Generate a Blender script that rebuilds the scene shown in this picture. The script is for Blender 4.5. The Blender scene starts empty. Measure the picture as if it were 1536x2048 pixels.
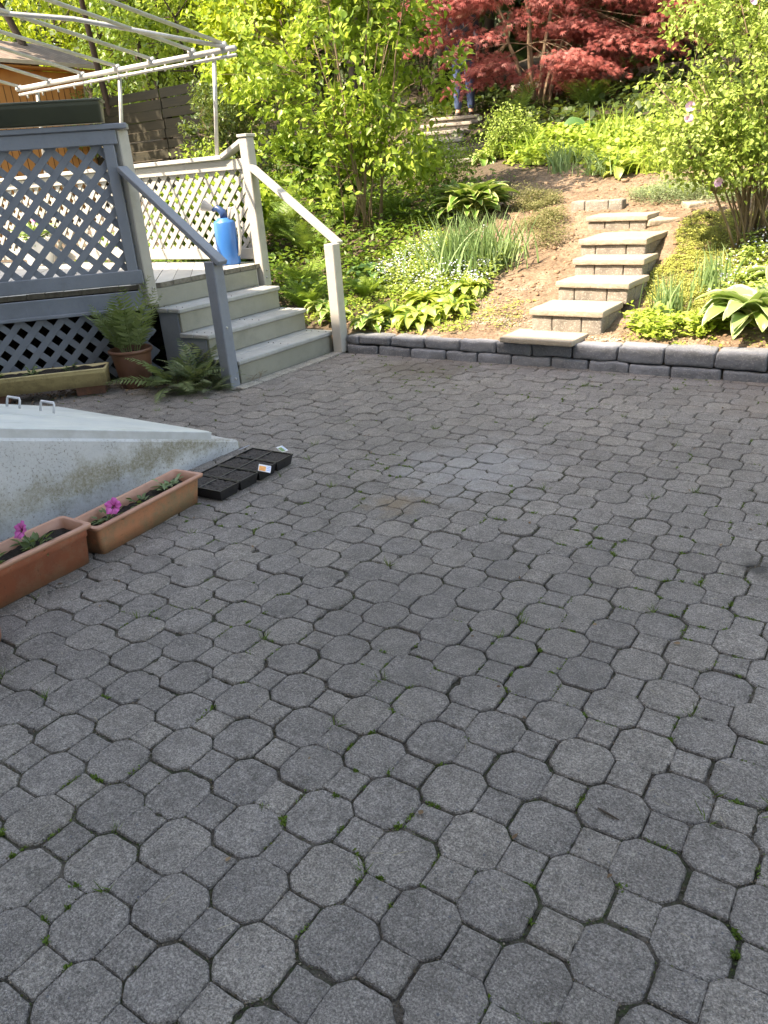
import bpy, bmesh, math, random
import numpy as np
from mathutils import Vector, Matrix, noise
R = math.radians
sc = bpy.context.scene
COL = sc.collection
random.seed(7)
rng = np.random.default_rng(7)

# ------------------------------------------------------------------ camera, world, sun, exposure
cd = bpy.data.cameras.new('camera')
cd.sensor_fit = 'VERTICAL'; cd.sensor_height = 24.0; cd.lens = 24.0*1523.26/2048
cd.clip_start = 0.05; cd.clip_end = 500
cam = bpy.data.objects.new('camera', cd); COL.objects.link(cam)
def _cam():
    p, r, a = R(23.8976), R(-4.33265), R(35.4)
    fw = Vector((0, math.cos(p), -math.sin(p))); u0 = Vector((0, math.sin(p), math.cos(p))); r0 = Vector((1, 0, 0))
    rt = r0*math.cos(r)+u0*math.sin(r); up = -r0*math.sin(r)+u0*math.cos(r)
    M = Matrix.Rotation(a, 3, 'Z'); fw, rt, up = M@fw, M@rt, M@up
    m = Matrix((rt, up, -fw)).transposed().to_4x4(); m.translation = (0, 0, 1.31483)
    return m
cam.matrix_world = _cam(); sc.camera = cam
w = bpy.data.worlds.new('World'); sc.world = w; w.use_nodes = True
nt = w.node_tree; bg = nt.nodes['Background']; sky = nt.nodes.new('ShaderNodeTexSky')
sky.sky_type = 'NISHITA'; sky.sun_disc = False; sky.sun_elevation = R(52); sky.sun_rotation = R(210)
nt.links.new(sky.outputs[0], bg.inputs[0]); bg.inputs[1].default_value = 0.15
SUN = Vector((-0.308, -0.533, 0.788)).normalized()
ld = bpy.data.lights.new('sun', 'SUN'); ld.energy = 2.5; ld.angle = R(0.53); ld.color = (0.97, 0.975, 1.0)
lo = bpy.data.objects.new('sun', ld); COL.objects.link(lo)
lo.rotation_euler = SUN.to_track_quat('Z', 'Y').to_euler()
sc.view_settings.view_transform = 'Standard'; sc.view_settings.look = 'None'
sc.view_settings.exposure = 2.72; sc.view_settings.gamma = 1.0
sc.view_settings.use_white_balance = True; sc.view_settings.white_balance_temperature = 9700; sc.view_settings.white_balance_tint = 14
try:
    sc.cycles.max_bounces = 6; sc.cycles.transparent_max_bounces = 4
except Exception: pass

# ------------------------------------------------------------------ materials
def newmat(name):
    m = bpy.data.materials.new(name); m.use_nodes = True
    t = m.node_tree; return m, t, t.nodes['Principled BSDF']
def nd(t, typ, **kw):
    n = t.nodes.new(typ)
    for k, v in kw.items():
        if k in n.inputs.keys(): n.inputs[k].default_value = v
        else: setattr(n, k, v)
    return n
def ramp(t, src, stops, interp='LINEAR'):
    r = t.nodes.new('ShaderNodeValToRGB'); r.color_ramp.interpolation = interp
    e = r.color_ramp.elements
    while len(e) < len(stops): e.new(0.5)
    for i, (p, c) in enumerate(stops):
        e[i].position = p
        e[i].color = (c, c, c, 1) if isinstance(c, (int, float)) else (*c, 1)
    t.links.new(src, r.inputs[0]); return r.outputs[0]
def coords(t, scale=(1, 1, 1)):
    tc = t.nodes.new('ShaderNodeTexCoord'); mp = t.nodes.new('ShaderNodeMapping')
    mp.inputs['Scale'].default_value = scale; t.links.new(tc.outputs['Object'], mp.inputs[0]); return mp.outputs[0]
def noi(t, co, s, d=3, r=0.55):
    n = nd(t, 'ShaderNodeTexNoise', Scale=s, Detail=d, Roughness=r); t.links.new(co, n.inputs['Vector']); return n.outputs[0]
def mixc(t, fac, a, b, mode='MIX'):
    m = t.nodes.new('ShaderNodeMix'); m.data_type = 'RGBA'; m.blend_type = mode
    for k, v in ((0, fac), (6, a), (7, b)):
        if isinstance(v, bpy.types.NodeSocket): t.links.new(v, m.inputs[k])
        elif k == 0: m.inputs[0].default_value = v
        else: m.inputs[k].default_value = (*v, 1)
    return m.outputs[2]
def mth(t, op, a, b=0.0):
    m = t.nodes.new('ShaderNodeMath'); m.operation = op
    for k, v in ((0, a), (1, b)):
        if isinstance(v, bpy.types.NodeSocket): t.links.new(v, m.inputs[k])
        else: m.inputs[k].default_value = v
    return m.outputs[0]
def bump(t, bs, h, st=0.5, dist=0.01):
    b = nd(t, 'ShaderNodeBump', Strength=st, Distance=dist); t.links.new(h, b.inputs['Height']); t.links.new(b.outputs[0], bs.inputs['Normal'])

def simple(name, c1, c2=None, rough=0.7, scale=8, bs=0.3, bd=0.004, stretch=(1, 1, 1), metal=0, spec=None):
    m, t, b = newmat(name); co = coords(t, stretch)
    c2 = c2 or tuple(x*0.7 for x in c1)
    n = noi(t, co, scale, 5, 0.6)
    t.links.new(ramp(t, n, [(0.3, c1), (0.72, c2)]), b.inputs['Base Color'])
    b.inputs['Roughness'].default_value = rough; b.inputs['Metallic'].default_value = metal
    if spec is not None: b.inputs['Specular IOR Level'].default_value = spec
    bump(t, b, noi(t, co, scale*6, 4, 0.7), bs, bd)
    return m

def leafmat(name, cols, trans=0.35, rough=0.45, clump=1.5, gloss=0.35, edge=None, edge_w=0.6):
    m, t, b = newmat(name)
    g = t.nodes.new('ShaderNodeNewGeometry')
    rnd = g.outputs['Random Per Island']
    n = noi(t, coords(t), clump, 2)
    f = mth(t, 'ADD', mth(t, 'MULTIPLY', rnd, 0.62), mth(t, 'MULTIPLY', mth(t, 'SUBTRACT', n, 0.25), 0.75))
    k = len(cols); st = [(0.1+0.8*i/(k-1), c) for i, c in enumerate(cols)]
    c = ramp(t, f, st)
    if edge:
        uv = t.nodes.new('ShaderNodeUVMap'); sp = t.nodes.new('ShaderNodeSeparateXYZ'); t.links.new(uv.outputs[0], sp.inputs[0])
        d = mth(t, 'ADD', mth(t, 'ABSOLUTE', sp.outputs[0]), mth(t, 'MULTIPLY', mth(t, 'SUBTRACT', noi(t, coords(t), 30, 2), 0.5), 0.5))
        e = ramp(t, d, [(edge_w-0.04, 0.0), (edge_w+0.04, 1.0)])
        c = mixc(t, e, c, edge)
    t.links.new(c, b.inputs['Base Color']); b.inputs['Roughness'].default_value = rough
    b.inputs['Specular IOR Level'].default_value = gloss
    tr = t.nodes.new('ShaderNodeBsdfTranslucent')
    t.links.new(mixc(t, 0.35, c, (0.45, 0.6, 0.08), 'MIX') if not name.startswith('red') else c, tr.inputs[0])
    mx = t.nodes.new('ShaderNodeMixShader'); mx.inputs[0].default_value = trans
    t.links.new(b.outputs[0], mx.inputs[1]); t.links.new(tr.outputs[0], mx.inputs[2])
    t.links.new(mx.outputs[0], t.nodes['Material Output'].inputs[0])
    return m

def paver_mat(name, base, var, border=False):
    m, t, b = newmat(name); co = coords(t)
    g = t.nodes.new('ShaderNodeNewGeometry')
    per = ramp(t, g.outputs['Random Per Island'], [(0.0, tuple(x*(1-var) for x in base)), (0.5, base), (1.0, (base[0]*(1+var), base[1]*(1+var)*0.99, base[2]*(1+var)*0.96))])
    big = noi(t, co, 0.9, 4, 0.6)
    c = mixc(t, 1.0, per, ramp(t, big, [(0.25, (0.72, 0.71, 0.70)), (0.6, (1.05, 1.05, 1.06)), (0.8, (1.25, 1.26, 1.3))]), 'MULTIPLY')
    mid = noi(t, co, 11, 5, 0.75)
    c = mixc(t, 1.0, c, ramp(t, mid, [(0.32, 0.66), (0.5, 1.0), (0.7, 1.22)]), 'MULTIPLY')
    c = mixc(t, 1.0, c, ramp(t, noi(t, co, 62, 4, 0.75), [(0.33, 0.72), (0.5, 1.0), (0.68, 1.28)]), 'MULTIPLY')
    c = mixc(t, 1.0, c, ramp(t, noi(t, co, 210, 3, 0.7), [(0.33, 0.42), (0.5, 1.0), (0.67, 1.6)]), 'MULTIPLY')
    v = nd(t, 'ShaderNodeTexVoronoi', Scale=400.0); t.links.new(co, v.inputs['Vector'])
    sp = t.nodes.new('ShaderNodeSeparateColor'); t.links.new(v.outputs['Color'], sp.inputs[0])
    lt = ramp(t, sp.outputs[0], [(0.955, 0.0), (0.97, 1.0)])
    dk = ramp(t, sp.outputs[1], [(0.78, 0.0), (0.84, 1.0)])
    c = mixc(t, mth(t, 'MULTIPLY', dk, 0.5), c, tuple(x*0.35 for x in base))
    c = mixc(t, mth(t, 'MULTIPLY', lt, 0.5), c, (0.48, 0.46, 0.42))
    v2 = nd(t, 'ShaderNodeTexVoronoi', Scale=110.0); t.links.new(co, v2.inputs['Vector'])
    s2 = t.nodes.new('ShaderNodeSeparateColor'); t.links.new(v2.outputs['Color'], s2.inputs[0])
    peb = mth(t, 'MULTIPLY', ramp(t, s2.outputs[0], [(0.88, 0.0), (0.89, 1.0)]), ramp(t, v2.outputs['Distance'], [(0.25, 1.0), (0.4, 0.0)]))
    c = mixc(t, mth(t, 'MULTIPLY', peb, 0.8), c, mixc(t, s2.outputs[1], (0.45, 0.42, 0.36), (0.07, 0.08, 0.11)))
    if not border:
        # one rusty stain and one pale patch in the paving
        tc = t.nodes.new('ShaderNodeTexCoord')
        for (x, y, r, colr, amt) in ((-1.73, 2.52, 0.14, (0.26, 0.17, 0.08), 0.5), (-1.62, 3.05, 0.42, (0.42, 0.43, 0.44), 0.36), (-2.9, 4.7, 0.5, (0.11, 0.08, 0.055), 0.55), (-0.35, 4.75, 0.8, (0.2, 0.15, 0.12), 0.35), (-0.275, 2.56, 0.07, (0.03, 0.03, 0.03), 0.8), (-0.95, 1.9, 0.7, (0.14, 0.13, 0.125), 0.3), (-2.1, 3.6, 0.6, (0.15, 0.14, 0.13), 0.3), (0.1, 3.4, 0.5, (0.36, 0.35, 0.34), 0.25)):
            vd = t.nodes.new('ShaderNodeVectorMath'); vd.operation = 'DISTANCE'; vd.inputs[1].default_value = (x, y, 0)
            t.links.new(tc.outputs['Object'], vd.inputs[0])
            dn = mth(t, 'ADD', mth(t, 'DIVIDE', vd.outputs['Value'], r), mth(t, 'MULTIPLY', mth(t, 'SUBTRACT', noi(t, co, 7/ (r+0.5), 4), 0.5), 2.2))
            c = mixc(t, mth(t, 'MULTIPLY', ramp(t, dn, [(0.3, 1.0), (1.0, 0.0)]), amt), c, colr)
    t.links.new(c, b.inputs['Base Color']); b.inputs['Roughness'].default_value = 0.62
    h = mth(t, 'ADD', mth(t, 'MULTIPLY', noi(t, co, 190, 3, 0.7), 1.6), mth(t, 'MULTIPLY', v.outputs['Distance'], 0.5))
    h = mth(t, 'ADD', h, mth(t, 'MULTIPLY', dk, -0.5))
    bump(t, b, h, 1.0, 0.005)
    return m

def stone_mat(name, c1, c2, sc_=9, pit=(0.3, 0.3, 0.3)):
    m, t, b = newmat(name); co = coords(t)
    oi = t.nodes.new('ShaderNodeNewGeometry')
    c = ramp(t, noi(t, co, sc_, 6, 0.65), [(0.3, c1), (0.7, c2)])
    c = mixc(t, 1.0, c, ramp(t, oi.outputs['Random Per Island'], [(0, 0.72), (1, 1.2)]), 'MULTIPLY')
    v = nd(t, 'ShaderNodeTexVoronoi', Scale=160.0); t.links.new(co, v.inputs['Vector'])
    s2 = t.nodes.new('ShaderNodeSeparateColor'); t.links.new(v.outputs['Color'], s2.inputs[0])
    c = mixc(t, mth(t, 'MULTIPLY', ramp(t, s2.outputs[0], [(0.85, 0), (0.9, 1)]), 0.5), c, pit)
    t.links.new(c, b.inputs['Base Color']); b.inputs['Roughness'].default_value = 0.85
    bump(t, b, mth(t, 'ADD', noi(t, co, 60, 5, 0.75), mth(t, 'MULTIPLY', noi(t, co, 14, 3), 1.6)), 0.9, 0.008)
    return m

def wood_paint(name, c1, c2, wear, worn=0.15):
    m, t, b = newmat(name); co = coords(t)
    g = t.nodes.new('ShaderNodeNewGeometry')
    n = noi(t, co, 5, 5, 0.65)
    c = ramp(t, n, [(0.3, c1), (0.7, c2)])
    c = mixc(t, 1.0, c, ramp(t, g.outputs['Random Per Island'], [(0, 0.86), (1, 1.12)]), 'MULTIPLY')
    wn = noi(t, coords(t, (9, 9, 9)), 9, 6, 0.8)
    c = mixc(t, mth(t, 'MULTIPLY', ramp(t, wn, [(0.55, 0), (0.63, 1)]), worn*4), c, wear)
    c = mixc(t, mth(t, 'MULTIPLY', ramp(t, noi(t, coords(t, (1, 1, 1)), 2.3, 6, 0.8), [(0.5, 0), (0.68, 1)]), 0.35), c, tuple(x*0.55 for x in c2))
    t.links.new(c, b.inputs['Base Color']); b.inputs['Roughness'].default_value = 0.55
    gr = noi(t, coords(t, (3, 3, 90)), 3, 5, 0.7); gr2 = noi(t, coords(t, (40, 40, 3)), 3, 5, 0.7)
    bump(t, b, mth(t, 'ADD', gr, gr2), 0.35, 0.003)
    return m

M = {}
M['paver'] = paver_mat('paver_concrete', (0.255, 0.232, 0.212), 0.13)
M['border'] = paver_mat('border_paver_concrete', (0.44, 0.42, 0.375), 0.12, True)
def joint_mat():
    m, t, b = newmat('joint_sand'); co = coords(t)
    c = ramp(t, noi(t, co, 40, 4, 0.7), [(0.35, (0.03, 0.024, 0.018)), (0.62, (0.13, 0.112, 0.092))])
    mo = mth(t, 'MULTIPLY', ramp(t, noi(t, co, 3.2, 5, 0.75), [(0.45, 0), (0.56, 1)]), ramp(t, noi(t, co, 90, 4, 0.8), [(0.42, 0), (0.55, 1)]))
    c = mixc(t, ramp(t, noi(t, co, 1.6, 5, 0.8), [(0.44, 0.0), (0.60, 0.9)]), c, (0.016, 0.012, 0.009))
    c = mixc(t, mth(t, 'MULTIPLY', mo, 0.7), c, (0.035, 0.055, 0.014))
    t.links.new(c, b.inputs['Base Color']); b.inputs['Roughness'].default_value = 1
    bump(t, b, noi(t, co, 150, 4), 1, 0.01); return m
M['joint'] = joint_mat()
def soil_mat():
    m, t, b = newmat('garden_soil'); co = coords(t)
    n1 = noi(t, co, 2.2, 5, 0.7); n2 = noi(t, co, 45, 5, 0.75)
    n3 = noi(t, co, 11, 5, 0.75)
    c = ramp(t, mth(t, 'ADD', mth(t, 'MULTIPLY', n1, 0.5), mth(t, 'MULTIPLY', n3, 0.5)), [(0.38, (0.14, 0.09, 0.056)), (0.5, (0.24, 0.168, 0.112)), (0.62, (0.33, 0.25, 0.178))])
    c = mixc(t, 1.0, c, ramp(t, n2, [(0.34, 0.5), (0.55, 1.05), (0.72, 1.35)]), 'MULTIPLY')
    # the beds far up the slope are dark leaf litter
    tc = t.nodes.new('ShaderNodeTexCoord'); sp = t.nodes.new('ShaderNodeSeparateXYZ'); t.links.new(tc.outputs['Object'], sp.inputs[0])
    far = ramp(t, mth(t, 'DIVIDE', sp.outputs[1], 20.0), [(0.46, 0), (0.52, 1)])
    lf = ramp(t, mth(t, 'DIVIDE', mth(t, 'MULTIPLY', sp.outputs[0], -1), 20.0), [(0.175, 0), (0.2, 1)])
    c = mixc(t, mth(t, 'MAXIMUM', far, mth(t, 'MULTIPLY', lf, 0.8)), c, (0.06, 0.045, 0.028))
    t.links.new(c, b.inputs['Base Color']); b.inputs['Roughness'].default_value = 0.95
    bump(t, b, mth(t, 'ADD', n2, mth(t, 'MULTIPLY', noi(t, co, 160, 4), 0.5)), 1.0, 0.02); return m
M['soil'] = soil_mat()
M['clod'] = simple('dry_soil_clod', (0.33, 0.225, 0.145), (0.16, 0.10, 0.062), 0.95, 40, 0.8, 0.004)
M['potsoil'] = simple('potting_soil', (0.035, 0.025, 0.018), (0.012, 0.009, 0.007), 0.95, 60, 1.0, 0.02)
M['block'] = stone_mat('tumbled_block', (0.20, 0.215, 0.24), (0.12, 0.13, 0.145), 6, (0.3, 0.3, 0.31))
M['sblock'] = stone_mat('step_block', (0.35, 0.315, 0.27), (0.20, 0.18, 0.155), 8, (0.42, 0.40, 0.36))
M['slab'] = stone_mat('cast_slab', (0.33, 0.285, 0.225), (0.275, 0.235, 0.185), 4, (0.46, 0.39, 0.31))
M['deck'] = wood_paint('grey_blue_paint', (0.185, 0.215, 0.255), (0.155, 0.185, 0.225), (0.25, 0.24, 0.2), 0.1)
M['decklt'] = wood_paint('sunlit_grey_paint', (0.40, 0.395, 0.365), (0.33, 0.33, 0.305), (0.42, 0.38, 0.3), 0.12)  # grey deck paint with sunlight put into its pale tone
M['riser'] = wood_paint('shaded_greenish_paint', (0.26, 0.262, 0.225), (0.21, 0.215, 0.185), (0.3, 0.27, 0.2), 0.14)  # greenish riser paint, darkened for the shaded stair fronts
M['boardend'] = simple('weathered_board_ends', (0.20, 0.185, 0.15), (0.09, 0.08, 0.065), 0.85, 30, 0.6, 0.003)
M['tread'] = wood_paint('worn_tread_paint', (0.37, 0.38, 0.37), (0.25, 0.27, 0.275), (0.3, 0.26, 0.2), 0.2)
M['pipe'] = simple('galvanised_pipe', (0.52, 0.52, 0.5), (0.36, 0.36, 0.35), 0.45, 12, 0.1, 0.001, metal=0.35)
M['boxgreen'] = simple('dark_green_plastic', (0.07, 0.085, 0.06), (0.055, 0.066, 0.05), 0.45, 5, 0.1)
M['yellowbox'] = simple('faded_tan_plastic', (0.50, 0.42, 0.22), (0.40, 0.33, 0.17), 0.55, 14, 0.15, stretch=(1, 1, 4))
M['terra'] = simple('terracotta_plastic', (0.42, 0.135, 0.07), (0.33, 0.11, 0.065), 0.5, 9, 0.15, stretch=(1, 1, 0.4))
M['terra2'] = simple('weathered_terracotta_plastic', (0.43, 0.175, 0.09), (0.32, 0.155, 0.085), 0.6, 7, 0.2)
def wear(m, col, amt, sc_=6, lo=.5):
    t = m.node_tree; b = t.nodes['Principled BSDF']; src = b.inputs['Base Color'].links[0].from_socket; co = coords(t)
    f = mth(t, 'MULTIPLY', ramp(t, noi(t, co, sc_, 6, 0.8), [(lo, 0), (lo+.14, 1)]), amt); c = mixc(t, f, src, col)
    f = mth(t, 'MULTIPLY', ramp(t, noi(t, co, 75, 4, 0.8), [(.6, 0), (.66, 1)]), .6); c = mixc(t, f, c, tuple(x*.35 for x in col)); t.links.new(c, b.inputs['Base Color'])
    tc = t.nodes.new('ShaderNodeTexCoord'); sp = t.nodes.new('ShaderNodeSeparateXYZ'); t.links.new(tc.outputs['Object'], sp.inputs[0])
    g = mth(t, 'MULTIPLY', ramp(t, mth(t, 'ADD', sp.outputs[2], mth(t, 'MULTIPLY', noi(t, co, 25, 4), 0.04)), [(0.02, 1), (0.065, 0)]), .6)
    t.links.new(mixc(t, g, c, (0.13, 0.10, 0.06)), b.inputs['Base Color'])
wear(M['terra'], (0.36, 0.2, 0.13), .6, 8); wear(M['terra2'], (0.20, 0.16, 0.09), .7, 7, .46); wear(M['yellowbox'], (0.24, 0.2, 0.1), .6, 9)
M['terrarim'] = simple('bleached_terracotta_rim', (0.44, 0.24, 0.17), (0.36, 0.17, 0.11), 0.55, 9, 0.15)
M['brown_pot'] = simple('brown_pot_plastic', (0.15, 0.065, 0.038), (0.10, 0.045, 0.027), 0.5, 7, 0.15)
M['brick'] = simple('old_brick', (0.24, 0.11, 0.08), (0.12, 0.07, 0.055), 0.9, 20, 0.8, 0.004)
M['blackplastic'] = simple('black_tray_plastic', (0.012, 0.012, 0.014), (0.02, 0.02, 0.022), 0.35, 20, 0.1)
M['blue'] = simple('blue_plastic', (0.012, 0.12, 0.36), (0.015, 0.14, 0.40), 0.35, 5, 0.05)
M['bluedk'] = simple('dark_blue_plastic', (0.02, 0.07, 0.2), None, 0.4, 5, 0.05)
M['greyplastic'] = simple('pale_grey_plastic', (0.5, 0.48, 0.44), (0.42, 0.4, 0.37), 0.4, 5, 0.05)
M['tagw'] = simple('white_card', (0.7, 0.72, 0.75), (0.62, 0.64, 0.68), 0.4, 30, 0.05)
M['tagb'] = simple('blue_print', (0.12, 0.25, 0.6), (0.2, 0.4, 0.75), 0.4, 60, 0.05)
M['tago'] = simple('orange_print', (0.75, 0.22, 0.06), (0.8, 0.45, 0.1), 0.4, 90, 0.05)
M['tagg'] = simple('green_print', (0.1, 0.22, 0.08), (0.2, 0.3, 0.15), 0.4, 60, 0.05)
def bulk_mat():
    m, t, b = newmat('whitewashed_concrete'); co = coords(t)
    n = noi(t, co, 3, 5, 0.6)
    c = ramp(t, n, [(0.3, (0.56, 0.58, 0.59)), (0.7, (0.43, 0.46, 0.48))])
    # flaked specks
    fl = mth(t, 'MULTIPLY', ramp(t, noi(t, co, 80, 6, 0.8), [(0.555, 0), (0.59, 1)]), ramp(t, noi(t, co, 6, 4, 0.7), [(0.36, 0), (0.55, 1)]))
    c = mixc(t, mth(t, 'MULTIPLY', fl, 0.75), c, (0.13, 0.11, 0.09))
    # green-brown algae band parallel to the slope
    tc = t.nodes.new('ShaderNodeTexCoord'); sp = t.nodes.new('ShaderNodeSeparateXYZ'); t.links.new(tc.outputs['Object'], sp.inputs[0])
    line = mth(t, 'ADD', sp.outputs[2], mth(t, 'MULTIPLY', sp.outputs[1], 0.04))
    d = mth(t, 'ABSOLUTE', mth(t, 'SUBTRACT', line, 0.12))
    d = mth(t, 'ADD', d, mth(t, 'MULTIPLY', mth(t, 'SUBTRACT', noi(t, co, 9, 6, 0.75), 0.5), 0.34))
    band = ramp(t, d, [(0.02, 1), (0.10, 0)])
    yr = ramp(t, mth(t, 'ADD', mth(t, 'DIVIDE', sp.outputs[1], 2.0), 1.0), [(0.15, 0.35), (0.55, 1.0)])
    al = mth(t, 'MULTIPLY', mth(t, 'MULTIPLY', band, yr), ramp(t, noi(t, co, 60, 5, 0.8), [(0.35, 0.35), (0.6, 1)]))
    c = mixc(t, mth(t, 'MULTIPLY', al, 0.85), c, (0.17, 0.145, 0.07))
    t.links.new(c, b.inputs['Base Color']); b.inputs['Roughness'].default_value = 0.75
    bump(t, b, mth(t, 'ADD', mth(t, 'MULTIPLY', fl, -1.0), mth(t, 'ADD', noi(t, co, 70, 5), mth(t, 'MULTIPLY', noi(t, co, 9, 4), 1.5))), 0.35, 0.006); return m
M['bulk'] = bulk_mat()
M['bulkend'] = simple('mossy_concrete', (0.36, 0.36, 0.3), (0.15, 0.14, 0.07), 0.85, 18, 0.8, 0.006, stretch=(1, 1, 0.4))
def hatch_mat():
    m, t, b = newmat('painted_hatch'); co = coords(t)
    c = ramp(t, noi(t, co, 4, 5, 0.65), [(0.3, (0.60, 0.62, 0.57)), (0.7, (0.47, 0.51, 0.50))])
    c = mixc(t, mth(t, 'MULTIPLY', ramp(t, noi(t, coords(t, (1, 0.25, 1)), 7, 6, 0.8), [(0.52, 0), (0.7, 1)]), 0.5), c, (0.30, 0.32, 0.27))
    c = mixc(t, ramp(t, noi(t, co, 70, 6, 0.85), [(0.63, 0), (0.66, 0.8)]), c, (0.12, 0.09, 0.06))
    t.links.new(c, b.inputs['Base Color']); b.inputs['Roughness'].default_value = 0.5
    bump(t, b, noi(t, co, 30, 5, 0.7), 0.3, 0.003); return m
M['hatch'] = hatch_mat()
M['hatchedge'] = simple('worn_hatch_edge', (0.5, 0.53, 0.55), (0.4, 0.42, 0.42), 0.55, 16, 0.4, 0.002)
M['handle'] = simple('painted_steel_handle', (0.5, 0.53, 0.56), (0.4, 0.43, 0.46), 0.4, 20, 0.1, metal=0.2)
M['shedwall'] = simple('ochre_siding', (0.56, 0.25, 0.07), (0.48, 0.205, 0.06), 0.7, 5, 0.2, stretch=(1, 1, 0.2))
M['groove'] = simple('siding_groove', (0.14, 0.06, 0.02), None, 0.8)
M['trim'] = simple('shed_trim', (0.5, 0.44, 0.33), (0.42, 0.36, 0.26), 0.7)
def shingle_mat():
    m, t, b = newmat('asphalt_shingles'); co = coords(t)
    br = t.nodes.new('ShaderNodeTexBrick'); br.inputs['Scale'].default_value = 1.0
    br.inputs['Color1'].default_value = (0.22, 0.175, 0.145, 1); br.inputs['Color2'].default_value = (0.16, 0.125, 0.105, 1); br.inputs['Mortar'].default_value = (0.11, 0.085, 0.07, 1)
    br.inputs['Brick Width'].default_value = 0.3; br.inputs['Row Height'].default_value = 0.14; br.inputs['Mortar Size'].default_value = 0.012
    t.links.new(co, br.inputs['Vector']); t.links.new(mixc(t, 1.0, br.outputs[0], ramp(t, noi(t, co, 40, 5, 0.8), [(0.3, 0.7), (0.7, 1.3)]), 'MULTIPLY'), b.inputs['Base Color'])
    b.inputs['Roughness'].default_value = 0.9; return m
M['shingle'] = shingle_mat()
M['fence'] = simple('shaded_weathered_board', (0.036, 0.032, 0.016), (0.014, 0.014, 0.008), 0.85, 6, 0.5, 0.004, stretch=(0.4, 3, 6))  # board colour darkened to carry the shade of the trees
M['bark'] = simple('grey_brown_bark', (0.24, 0.17, 0.11), (0.13, 0.09, 0.06), 0.85, 16, 0.8, 0.006, stretch=(1, 1, 0.3))
M['barkdk'] = simple('dark_bark', (0.09, 0.065, 0.048), (0.05, 0.036, 0.027), 0.9, 16, 0.8, 0.006, stretch=(1, 1, 0.3))
M['house'] = simple('house_siding', (0.5, 0.47, 0.42), (0.45, 0.42, 0.38), 0.7, 4, 0.2, stretch=(1, 1, 12))
M['glass'] = simple('window_glass', (0.05, 0.06, 0.07), (0.04, 0.05, 0.06), 0.08, 2, 0.02)
M['white'] = simple('white_trim', (0.7, 0.7, 0.68), (0.6, 0.6, 0.58), 0.5)
# foliage
M['l_lilac'] = leafmat('yellow_green_leaf', [(0.08, 0.16, 0.02), (0.24, 0.36, 0.05), (0.46, 0.54, 0.12)], 0.42, 0.38, 0.9)
M['l_gold'] = leafmat('golden_leaf', [(0.10, 0.18, 0.013), (0.24, 0.33, 0.02), (0.44, 0.48, 0.04)], 0.4, 0.45, 1.0)
M['l_mid'] = leafmat('mid_green_leaf', [(0.05, 0.11, 0.015), (0.10, 0.19, 0.025), (0.17, 0.28, 0.04)], 0.3, 0.45, 0.6)
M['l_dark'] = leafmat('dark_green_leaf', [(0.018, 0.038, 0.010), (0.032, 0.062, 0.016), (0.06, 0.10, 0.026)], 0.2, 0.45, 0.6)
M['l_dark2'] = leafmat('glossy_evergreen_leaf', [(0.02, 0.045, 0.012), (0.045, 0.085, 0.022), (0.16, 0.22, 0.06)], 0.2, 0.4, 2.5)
M['l_red'] = leafmat('red_maple_leaf', [(0.17, 0.035, 0.032), (0.33, 0.085, 0.075), (0.50, 0.19, 0.165)], 0.35, 0.45, 1.5)
M['l_rose'] = leafmat('rose_leaf', [(0.15, 0.24, 0.045), (0.26, 0.36, 0.08), (0.38, 0.47, 0.14)], 0.3, 0.5, 1.5)
M['l_fern'] = leafmat('fern_leaf', [(0.07, 0.14, 0.03), (0.12, 0.21, 0.045), (0.17, 0.27, 0.07)], 0.3, 0.5, 3)
M['l_fernlt'] = leafmat('bright_fern_leaf', [(0.12, 0.22, 0.03), (0.2, 0.32, 0.05), (0.3, 0.42, 0.08)], 0.35, 0.5, 3)
M['l_ferng'] = leafmat('grey_green_fern_leaf', [(0.075, 0.115, 0.04), (0.13, 0.18, 0.075), (0.20, 0.25, 0.12)], 0.25, 0.5, 3)
M['l_ferndry'] = leafmat('dull_fern_leaf', [(0.05, 0.09, 0.03), (0.11, 0.15, 0.07), (0.2, 0.2, 0.13)], 0.2, 0.6, 4)
M['l_hosta'] = leafmat('hosta_leaf', [(0.07, 0.16, 0.03), (0.11, 0.23, 0.04), (0.15, 0.29, 0.06)], 0.25, 0.4, 2, 0.5, (0.45, 0.5, 0.22), 0.74)
M['l_hostag'] = leafmat('gold_hosta_leaf', [(0.30, 0.38, 0.06), (0.40, 0.46, 0.1), (0.5, 0.55, 0.16)], 0.3, 0.4, 2, 0.5, (0.13, 0.25, 0.05), 0.8)
M['l_hostad'] = leafmat('blue_hosta_leaf', [(0.05, 0.13, 0.04), (0.08, 0.18, 0.06), (0.11, 0.23, 0.07)], 0.25, 0.4, 2, 0.5, (0.09, 0.19, 0.06), 0.9)
M['l_hostaR'] = leafmat('pale_hosta_leaf', [(0.16, 0.27, 0.08), (0.22, 0.34, 0.11), (0.28, 0.4, 0.15)], 0.25, 0.4, 2, 0.5, (0.46, 0.52, 0.3), 0.84)
M['l_iris'] = leafmat('grey_green_blade', [(0.12, 0.22, 0.08), (0.19, 0.30, 0.13), (0.28, 0.38, 0.18)], 0.25, 0.45, 3)
M['l_lime'] = leafmat('lime_ground_leaf', [(0.13, 0.23, 0.03), (0.29, 0.40, 0.06), (0.44, 0.53, 0.13)], 0.35, 0.5, 1.2)
M['l_sedum'] = leafmat('sedum_mat', [(0.22, 0.25, 0.06), (0.34, 0.36, 0.09), (0.42, 0.46, 0.14)], 0.2, 0.6, 1.8)
M['l_heath'] = leafmat('heather_leaf', [(0.10, 0.12, 0.04), (0.17, 0.17, 0.07), (0.26, 0.23, 0.12)], 0.2, 0.6, 4)
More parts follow.
